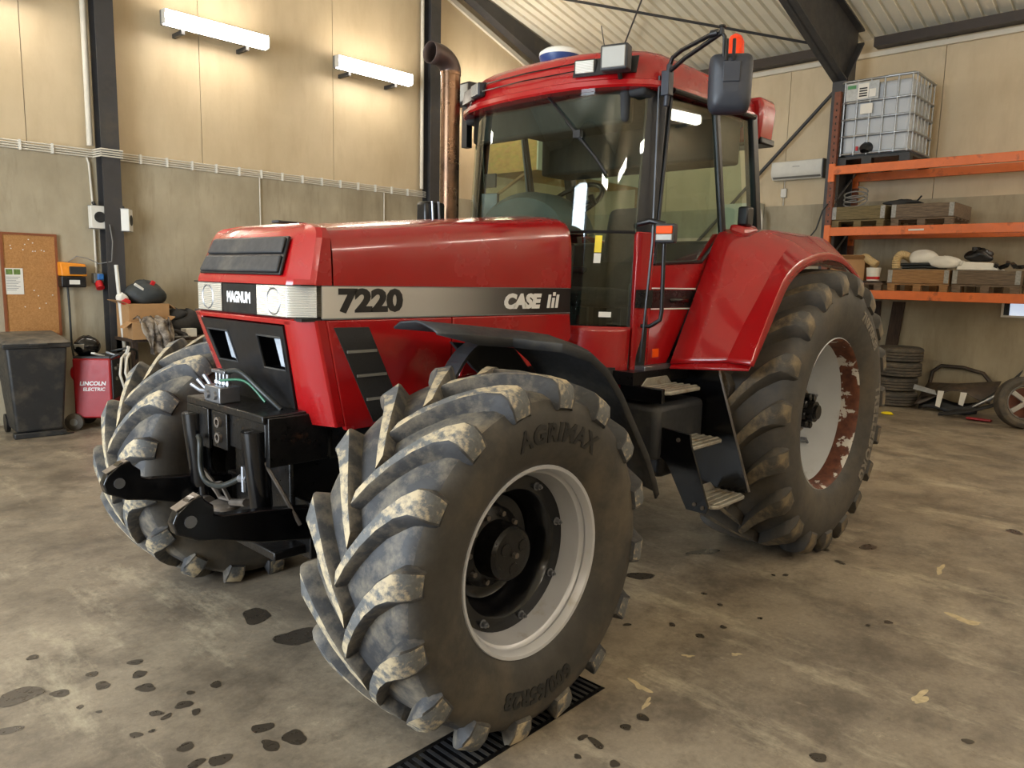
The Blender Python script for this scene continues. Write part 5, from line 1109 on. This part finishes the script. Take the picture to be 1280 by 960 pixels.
b = MB(); b.b2((0, -Wd/2, .09), (Dp, Wd/2, .125)); pb = b.build('pallet_deck', 'black', t)
for y in (-Wd/2+.06, .08, Wd/2-.06):
    for x in (.06, Dp-.06): b = MB(); b.b2((x-.06, y-.07, 0), (x+.06, y+.07, .09)); b.build('pallet_foot', 'black', t)
# ------------------------------------------------------------------ pallets with timber collars
def collar_box(label, y1, y0, z, m, depth=.9, h=.19, hinge=True):
    yc = (y0+y1)/2; w_ = abs(y1-y0); t = thing('pallet_box', label, 'pallet box', (9.66, yc, z), 0, 'pallets with timber collars')
    for x in (.05, depth/2, depth-.05):
        pass
    for y in (-w_/2+.06, 0, w_/2-.06):
        for x in (.05, depth-.05): b = MB(); b.b2((x-.05, y-.05, 0), (x+.05, y+.05, .085)); b.build('pallet_block', m, t)
    for k in range(5): b = MB(); x = .01+k*(depth-.1)/4; b.b2((x, -w_/2, .085), (x+.09, w_/2, .105)); b.build('deck_board', m, t)
    b = MB(); b.b2((0, -w_/2, .112), (.022, w_/2, .112+h)); b.build('collar_board', m, t, bevel=.003, segs=1)
    b = MB(); b.b2((depth-.022, -w_/2, .112), (depth, w_/2, .112+h)); b.build('collar_board', m, t)
    for y in (-w_/2, w_/2-.022): b = MB(); b.b2((.022, y, .112), (depth-.022, y+.022, .112+h)); b.build('collar_board', m, t)
    for s_ in (-1, 1):
        b = MB(); yy = s_*(w_/2-.035); b.b2((-.004, yy-.03, .118), (0, yy+.03, .112+h-.004)); b.build('corner_hinge', 'hinge', t)
    return t
collar_box('mossy timber pallet box directly under the liquid container', 1.36, .60, 2.646, 'wood_green')
collar_box('grey weathered timber pallet box on the middle shelf right of the mossy one', .52, -.29, 2.646, 'wood')
collar_box('brown pine pallet box on the lowest shelf under the white sacks', .49, -.31, 1.726, 'wood_fresh')
collar_box('grey timber pallet box on the lowest shelf at the picture edge', -.345, -1.15, 1.726, 'wood')
t = thing('flat_pallet', 'bare timber pallet at the left end of the lowest shelf', 'pallet', (9.66, .95, 1.726))
for y in (-.33, 0, .33):
    for x in (.06, .84): b = MB(); b.b2((x-.05, y-.05, 0), (x+.05, y+.05, .085)); b.build('pallet_block', 'wood', t)
for k in range(6): b = MB(); b.b2((.0+k*.155, -.40, .085), (.10+k*.155, .40, .105)); b.build('deck_board', 'wood', t)
SZ = 1.833
t = thing('cardboard_carton', 'open brown carton at the left end of the lowest shelf', 'carton', (9.92, 1.12, SZ), .15)
b = MB(); b.b2((-.2, -.24, 0), (.2, .24, .34)); b.build('carton_body', 'cardboard', t)
for p in ([(-.2, -.24, .34), (-.2, .24, .34), (-.3, .24, .40), (-.3, -.24, .40)], [(-.2, -.24, .34), (.2, -.24, .34), (.2, -.36, .30), (-.2, -.36, .30)]): b = MB(); b.slab(p, .006); b.build('carton_flap', 'cardboard', t)
b = MB(); b.b2((0, 0, 0), (.22, .30, .03)); o = b.build('scrap_board', 'wood_dark'); o.location = (9.66, .56, SZ); o.rotation_euler = (0, 0, .05); tag(o, 'dark offcut board lying on the bare pallet', 'board')
t = thing('white_bucket', 'small white and red bucket beside the amber duct', 'bucket', (9.70, .70, SZ+.03))
b = MB(); b.lathe([(0, .0), (0, .085), (.19, .10), (.19, .095), (.02, .08), (.02, 0)], (0, 0, 0), 2, 24); bk = b.build('bucket_body', 'white_plastic', t, smooth=40)
b = MB(); b.lathe([(.02, .088), (.06, .092)], (0, 0, 0), 2, 24); b.build('red_band', 'bright_red', bk, smooth=40)
def duct(name, pts, r, label):
    P = [Vector(p) for p in pts]; out = []
    for i in range(len(P)-1):
        p0, p1, p2, p3 = P[max(i-1, 0)], P[i], P[i+1], P[min(i+2, len(P)-1)]
        for k in range(10):
            t_ = k/10; out.append(.5*((2*p1)+(-p0+p2)*t_+(2*p0-5*p1+4*p2-p3)*t_*t_+(-p0+3*p1-3*p2+p3)*t_**3))
    out.append(P[-1]); b = MB(); b.tube(out, [r*(1.0 if k % 2 else .86) for k in range(len(out))], 12); return tag(b.build(name, 'amber_hose', smooth=30), label, 'duct', 'amber ducts')
duct('flexible_duct', [(9.73, .67, SZ+.26), (9.75, .76, SZ+.31), (9.80, .86, SZ+.37), (9.88, .93, SZ+.36)], .06, 'ribbed amber duct arching over the white bucket')
duct('flexible_duct', [(9.72, .40, 2.05), (9.71, .40, 2.16), (9.74, .36, 2.24), (9.86, .30, 2.22), (10.0, .26, 2.15)], .06, 'ribbed amber duct at the left corner of the pine pallet box')
for c, d, rz, sd_, lb in (((9.86, .08, 2.185), (.13, .22, .12), .1, 31, 'white plastic sack lying higher, left of the other sack'), ((9.80, -.20, 2.125), (.12, .22, .10), -.08, 33, 'white plastic sack lying lower, right of the other sack')):
    t = thing('white_sack', lb, 'sack', (c[0], c[1], c[2]-.09), rz, 'white sacks on the pine pallet box')
    b = MB(); b.blob((0, 0, .09), d, .12, sd_, -.7, 16); b.build('sack_body', 'bag', t, smooth=60)
    b = MB(); b.box((0, -.22, .09), (.14, .04, .07), (.3, 0, 0)); b.build('sack_end', 'bag', t, bevel=.015)
for i, (y0, y1, z, lb) in enumerate(((.32, -.25, 2.06, 'lower black hose lying under the white sacks'), (.36, -.30, 2.10, 'upper black hose lying under the white sacks'))):
    pipe('black_hose', [(9.74, y0, z), (9.73, (y0+y1)/2, z+.01), (9.75, y1, z)], .022, 'hose', lb, 'hose', 8, 'black hoses under the sacks')
t = thing('white_tray', 'pale flat plastic cover on the grey pallet box', 'tray', (9.72, -.62, 2.03), .03)
b = MB(); b.hexa([(0, -.26, 0), (.5, -.26, 0), (.5, .25, 0), (0, .25, 0), (.05, -.16, .10), (.45, -.16, .10), (.45, .24, .12), (.05, .24, .12)]); b.build('tray_shell', 'bag', t, bevel=.015)
t = thing('engine_part', 'black oily machine part behind the pale cover on the grey pallet box', 'machine part', (9.98, -.58, 2.12))
b = MB(); b.blob((0, 0, .10), (.12, .17, .10), .2, 41, -.7); b.build('part_housing', 'frame_black', t, smooth=40); b = MB(); b.lathe([(0, 0), (0, .05), (.06, .05), (.06, 0)], (0, .05, .17), 2, 12); b.build('part_flange', 'frame_black', t)
t = thing('engine_part', 'jumble of dark brackets at the right end of the grey pallet box', 'machine part', (9.76, -.98, 2.03))
for k in range(5):
    b = MB(); b.box((random.uniform(0, .15), -.12+.07*k, .05+.02*(k % 3)), (.16, .05, .05), (random.uniform(-.5, .5), random.uniform(-.5, .5), random.uniform(-1, 1))); b.build('bracket', 'frame_black', t, bevel=.006)
t = thing('tall_carton', 'pale carton standing at the right end of the lowest shelf', 'carton', (9.8, -1.22, 1.726))
b = MB(); b.b2((0, -.06, 0), (.3, .05, .66)); b.build('carton_body', 'cardboard', t)
pipe('rope_coil', [(9.80+.10*math.cos(a)*.6, 1.08+.17*math.sin(a), 2.99+.07*math.cos(a*1.0)+.01*a) for a in [2*PI*3*k/40 for k in range(41)]], .011, 'grey_plastic', 'coil of grey rope on the mossy pallet box', 'rope')
pipe('hanging_hose', [(9.62, 1.42, 3.0), (9.60, 1.48, 2.90), (9.60, 1.56, 2.62), (9.60, 1.72, 2.42)], .012, 'hose', 'dark hose end curling down left of the rack post', 'hose')
t = thing('tool_bundle', 'black bundle lying between the two middle shelf boxes', 'bundle', (9.86, .44, 2.955), .2)
b = MB(); b.blob((0, 0, .03), (.07, .22, .045), .3, 51, -.7); b.build('bundle_body', 'cloth_black', t, smooth=60); b = MB(); b.tube([(0, -.18, .04), (-.02, -.24, .12)], .012, 6); b.build('bundle_end', 'cloth_black', t)
# ------------------------------------------------------------------ stack of car tyres and scrap by the right wall
def tyre_mesh(R_, r_, w_):
    b = MB(); pr = [(-w_*.40, r_), (-w_*.5, r_+.05), (-w_*.5, R_-.05), (-w_*.42, R_-.012)]
    for k in range(4):
        a0 = -w_*.39+k*w_*.195; pr += [(a0, R_), (a0+w_*.14, R_), (a0+w_*.143, R_-.022), (a0+w_*.190, R_-.022)]
    pr = pr[:-2]+[(w_*.34, R_)]
    pr += [(w_*.42, R_-.012), (w_*.5, R_-.05), (w_*.5, r_+.05), (w_*.40, r_)]
    b.lathe(pr, (0, 0, 0), 2, 48, closed=True); return b
lbs = ['bottom car tyre of the stack behind the rear wheel', 'second car tyre from the floor in the stack', 'third car tyre from the floor in the stack', 'top car tyre of the stack behind the rear wheel']
first = None
for k, (dx, dy_) in enumerate(((.0, .03), (.02, .05), (-.02, .0), (.0, .0))):
    if first is None: o = tyre_mesh(.325, .20, .222).build('car_tyre', 'rub_old', smooth=30); first = o
    else: o = first.copy(); C.objects.link(o)
    o.location = (10.25+dx, .40+dy_, .111+k*.2225); o.rotation_euler = (0, 0, k*.7); tag(o, lbs[k], 'tyre', 'stacked car tyres')
t = thing('car_wheel', 'car wheel with a five spoke alloy rim leaning at the right picture edge', 'wheel', (9.50, -1.37, .335))
Rw = Matrix.Rotation(math.radians(-150), 4, 'Z')@Matrix.Rotation(math.radians(82), 4, 'Y')
tyre_mesh(.335, .225, .21).build('wheel_tyre', 'rub_old', t, smooth=30, xf=Rw)
b = MB(); b.lathe([(.09, .232), (.10, .225), (.085, .215), (-.08, .20), (-.08, .21), (.075, .225)], (0, 0, 0), 2, 48, closed=True); b.build('alloy_rim', 'alloy', t, smooth=40, xf=Rw)
for k in range(5):
    a = 2*PI*k/5+.3; b = MB(); ca, sa = math.cos(a), math.sin(a); P = lambda r, s_, z: (r*ca-s_*sa, r*sa+s_*ca, z)
    b.hexa([P(.04, -.03, .05), P(.21, -.036, .06), P(.21, .036, .06), P(.04, .03, .05), P(.04, -.028, .085), P(.21, -.03, .085), P(.21, .03, .085), P(.04, .028, .085)]); b.build('alloy_spoke', 'alloy', t, bevel=.006, xf=Rw)
b = MB(); b.lathe([(.03, 0), (.03, .06), (.085, .055), (.088, 0)], (0, 0, 0), 2, 20); b.build('wheel_centre', 'alloy', t, smooth=30, xf=Rw)
b = MB(); b.lathe([(-.02, 0), (-.02, .19), (-.015, .19), (-.015, 0)], (0, 0, 0), 2, 24); b.build('brake_disc', 'rust_post', t, xf=Rw)
def sheetpiece(name, label, rows, m, cat='car panel', th=.012):
    b = MB(); b.grid(rows); return tag(b.build(name, m, smooth=50, solid=th), label, cat, 'scrap car panels')
def arcrow(c, rx, rz_, a0, a1, n, dy_=0.): return [(c[0]+dy_, c[1]+rx*math.cos(a0+(a1-a0)*k/n), c[2]+rz_*math.sin(a0+(a1-a0)*k/n)) for k in range(n+1)]
b = MB(); b.tube([(10.72, .10, .08), (10.78, .06, .50), (10.80, -.05, .60), (10.80, -.35, .60), (10.78, -.62, .54), (10.70, -.85, .30), (10.65, -.95, .10)], .03, 8); tag(b.build('scrap_bumper', 'bumper_brown', smooth=60), 'thin dark bowed bumper frame leaning on the right wall', 'car panel', 'scrap car panels')
sheetpiece('bumper_cover', 'wide dusty dark bumper cover lying between tyre stack and car wheel', [[(9.95+.10*j+.10*abs(k-6)/6*(j), .05-.95*k/12, (.18+.17*(j/3)+.12*(k/12)-.10*math.cos(k*.5)*(1-j/3))) for k in range(13)] for j in range(4)], 'bumper_brown')
sheetpiece('bumper_skirt', 'dark lower bumper skirt under the dusty cover', [[(9.98+.03*j, .0-.75*k/10, .02+.16*j/3+.03*math.sin(k*.7)) for k in range(11)] for j in range(4)], 'black')
sheetpiece('fender_strip', 'curved silver edged fender panel leaning toward the car wheel', [[(9.72+.05*j, -.42-.78*(k/12)-.03*j, .03+.06*j*(.4+k/12)+.52*(k/12)**1.7) for k in range(13)] for j in range(3)], 'plastic')
b = MB(); b.tube([(9.70, -.75, .17), (9.70, -.95, .31), (9.71, -1.10, .44), (9.73, -1.22, .53), (9.76, -1.28, .54)], [.012, .022, .028, .026, .012], 8); tag(b.build('silver_moulding', 'galv', smooth=60), 'bright curved moulding rising beside the car wheel', 'car panel', 'scrap car panels')
sheetpiece('sill_strip', 'long thin black sill strip pointing left along the floor', [[(9.60+.03*j, -.36-.80*k/8, .015+.02*j+.28*(k/8)**1.5) for k in range(9)] for j in range(3)], 'cloth_black')
b = MB(); b.box((0, 0, .02), (.10, .30, .035), (0, .1, 0)); o = b.build('red_lamp_piece', 'welder_red', bevel=.01); o.location = (9.62, -.86, .005); tag(o, 'flat red plastic piece on the floor before the panels', 'car panel', 'scrap car panels')
for (y, z, h, lb) in ((-.24, .10, .22, 'narrow pale paper tag hanging from the bumper cover'), (-.53, .16, .17, 'white paper tag with dark print on the bumper cover')):
    b = MB(); b.slab([(9.90, y, z), (9.90, y-.06, z-.02), (9.93, y-.09, z+h), (9.93, y-.01, z+h)], .003); tag(b.build('paper_tag', 'paper'), lb, 'paper tag')
b = MB(); b.slab([(9.93, .08, .30), (9.93, -.24, .25), (9.98, -.20, .31), (9.98, .08, .37)], .01); tag(b.build('pale_panel', 'galv', bevel=.003), 'pale bent metal strip beside the tyre stack', 'car panel', 'scrap car panels')
b = MB(); b.blob((0, 0, .015), (.05, .09, .02), .2, 61, -.7); o = b.build('yellow_rag', 'yellow_bright', smooth=60); p_ = gpt(1109, 518); o.location = (p_.x, p_.y, 0); tag(o, 'bright yellow rag on the floor before the tyre stack', 'rag')
for y, lean, w_, lb in ((.98, .05, .12, 'dark timber plank standing behind the tyre stack, left one'), (.74, -.10, .09, 'dark timber plank standing behind the tyre stack, right one')):
    b = MB(); b.slab([(10.70, y-w_, 0), (10.70, y+w_, 0), (10.80, y+w_+lean, 1.55), (10.80, y-w_+lean, 1.55)], .035); tag(b.build('timber_plank', 'wood_dark'), lb, 'plank', 'planks by the right wall')
b = MB(); b.box((0, 0, .48), (.05, .22, .96), (.12, 0, 0)); o = b.build('brown_board', 'rust_post', bevel=.004); o.location = (10.05, -1.40, 0); tag(o, 'rust brown board standing behind the car wheel', 'board')
# ------------------------------------------------------------------ right wall fittings
t = thing('air_conditioner', 'white split air conditioner on the wall left of the rack', 'air conditioner', (XR+.03, 2.41, 3.55))
b = MB(); b.prism([(-.20, .06), (-.22, .12), (-.21, .30), (0, .30), (0, 0), (-.14, 0)], 1, -.44, .44); b.build('unit_body', 'white_plastic', t, bevel=.015)
b = MB(); b.slab([(-.195, -.41, .045), (-.195, .41, .045), (-.14, .41, .005), (-.14, -.41, .005)], -.006); b.build('louvre', 'grey_plastic', t)
b = MB(); b.b2((-.215, -.46, -.01), (0, -.44, .30)); b.build('end_cover', 'plastic', t)
b = MB(); b.b2((-.223, -.06, .2), (-.218, .06, .208)); b.build('small_mark', 'grey_plastic', t)
t = thing('junction_box', 'small white switch box under the air conditioner', 'switch box', (XR+.03, 2.67, 3.27))
b = MB(); b.b2((-.06, -.05, 0), (0, .05, .15)); b.build('switch_body', 'white_plastic', t, bevel=.01); b = MB(); b.tube([(-.03, 0, .15), (-.03, 0, .29)], .008, 6); b.build('switch_cable', 'pipe_white', t); b = MB(); b.tube([(-.03, 0, -.14), (-.03, .0, 0)], .01, 6); b.build('switch_cable', 'pipe_white', t)
t = thing('white_cabinet', 'white metal cabinet edge with ribbed grey pipe behind the cab', 'cabinet', (10.55, 3.30, 0))
b = MB(); b.b2((0, -.30, 0), (.28, .45, 3.18)); b.build('cabinet_body', 'ply', t, bevel=.01); b = MB(); b.tube([(-.05, -.42, 2.2), (-.05, -.42, 2.9), (-.02, -.36, 3.05)], .035, 10); b.build('ribbed_pipe', 'pipe_white', t, smooth=50)
for k in range(9): b = MB(); b.b2((-.006, -.22, 2.2+k*.07), (0, .2, 2.235+k*.07)); b.build('vent_slat', 'white_plastic', t)
t = thing('window_1', 'small white framed window low on the right wall at the picture edge', 'window', (XR, -1.05, 1.38)); t['kind'] = 'structure'; del t['category']
b = MB(); b.b2((-.04, -.30, 0), (0, .30, .03)); b.b2((-.04, -.30, .24), (0, .30, .27)); b.b2((-.04, .27, .03), (0, .30, .24)); b.b2((-.04, -.30, .03), (0, -.27, .24)); b.build('window_frame', 'white_plastic', t)
b = MB(); b.b2((-.012, -.27, .03), (-.005, .27, .24)); b.build('window_pane', 'skypane', t)
b = MB(); b.b2((-.03, .20, .03), (-.012, .27, .24)); b.build('window_sash', 'black', t)
# ------------------------------------------------------------------ osb store room in the far corner, seen through the cab glass
t = thing('osb_loft', 'boarded loft with osb side and pale front, seen through the windscreen', 'loft', (7.6, 5.5, 0))
b = MB(); b.b2((0, .03, 3.59), (.03, 1.22, 4.62)); b.build('osb_side', 'osb', t); b = MB(); b.b2((.0, 0, 3.59), (3.2, .03, 4.62)); b.build('pale_front', 'ply', t); b = MB(); b.b2((.03, .03, 3.59), (3.2, 1.22, 3.64)); b.build('loft_floor', 'osb', t)
b = MB(); b.b2((.9, -.012, 3.59), (.96, 0, 4.62)); b.build('cover_strip', 'trim', t); b = MB(); b.b2((3.05, .03, 0), (3.15, .13, 3.59)); b.build('loft_post', 'wood_fresh', t)
b = MB(); b.slab([(.0, 1.12, 3.14), (.0, 1.21, 3.14), (.0, .25, 3.60), (.0, .15, 3.60)], .05); b.build('loft_brace', 'wood_fresh', t)
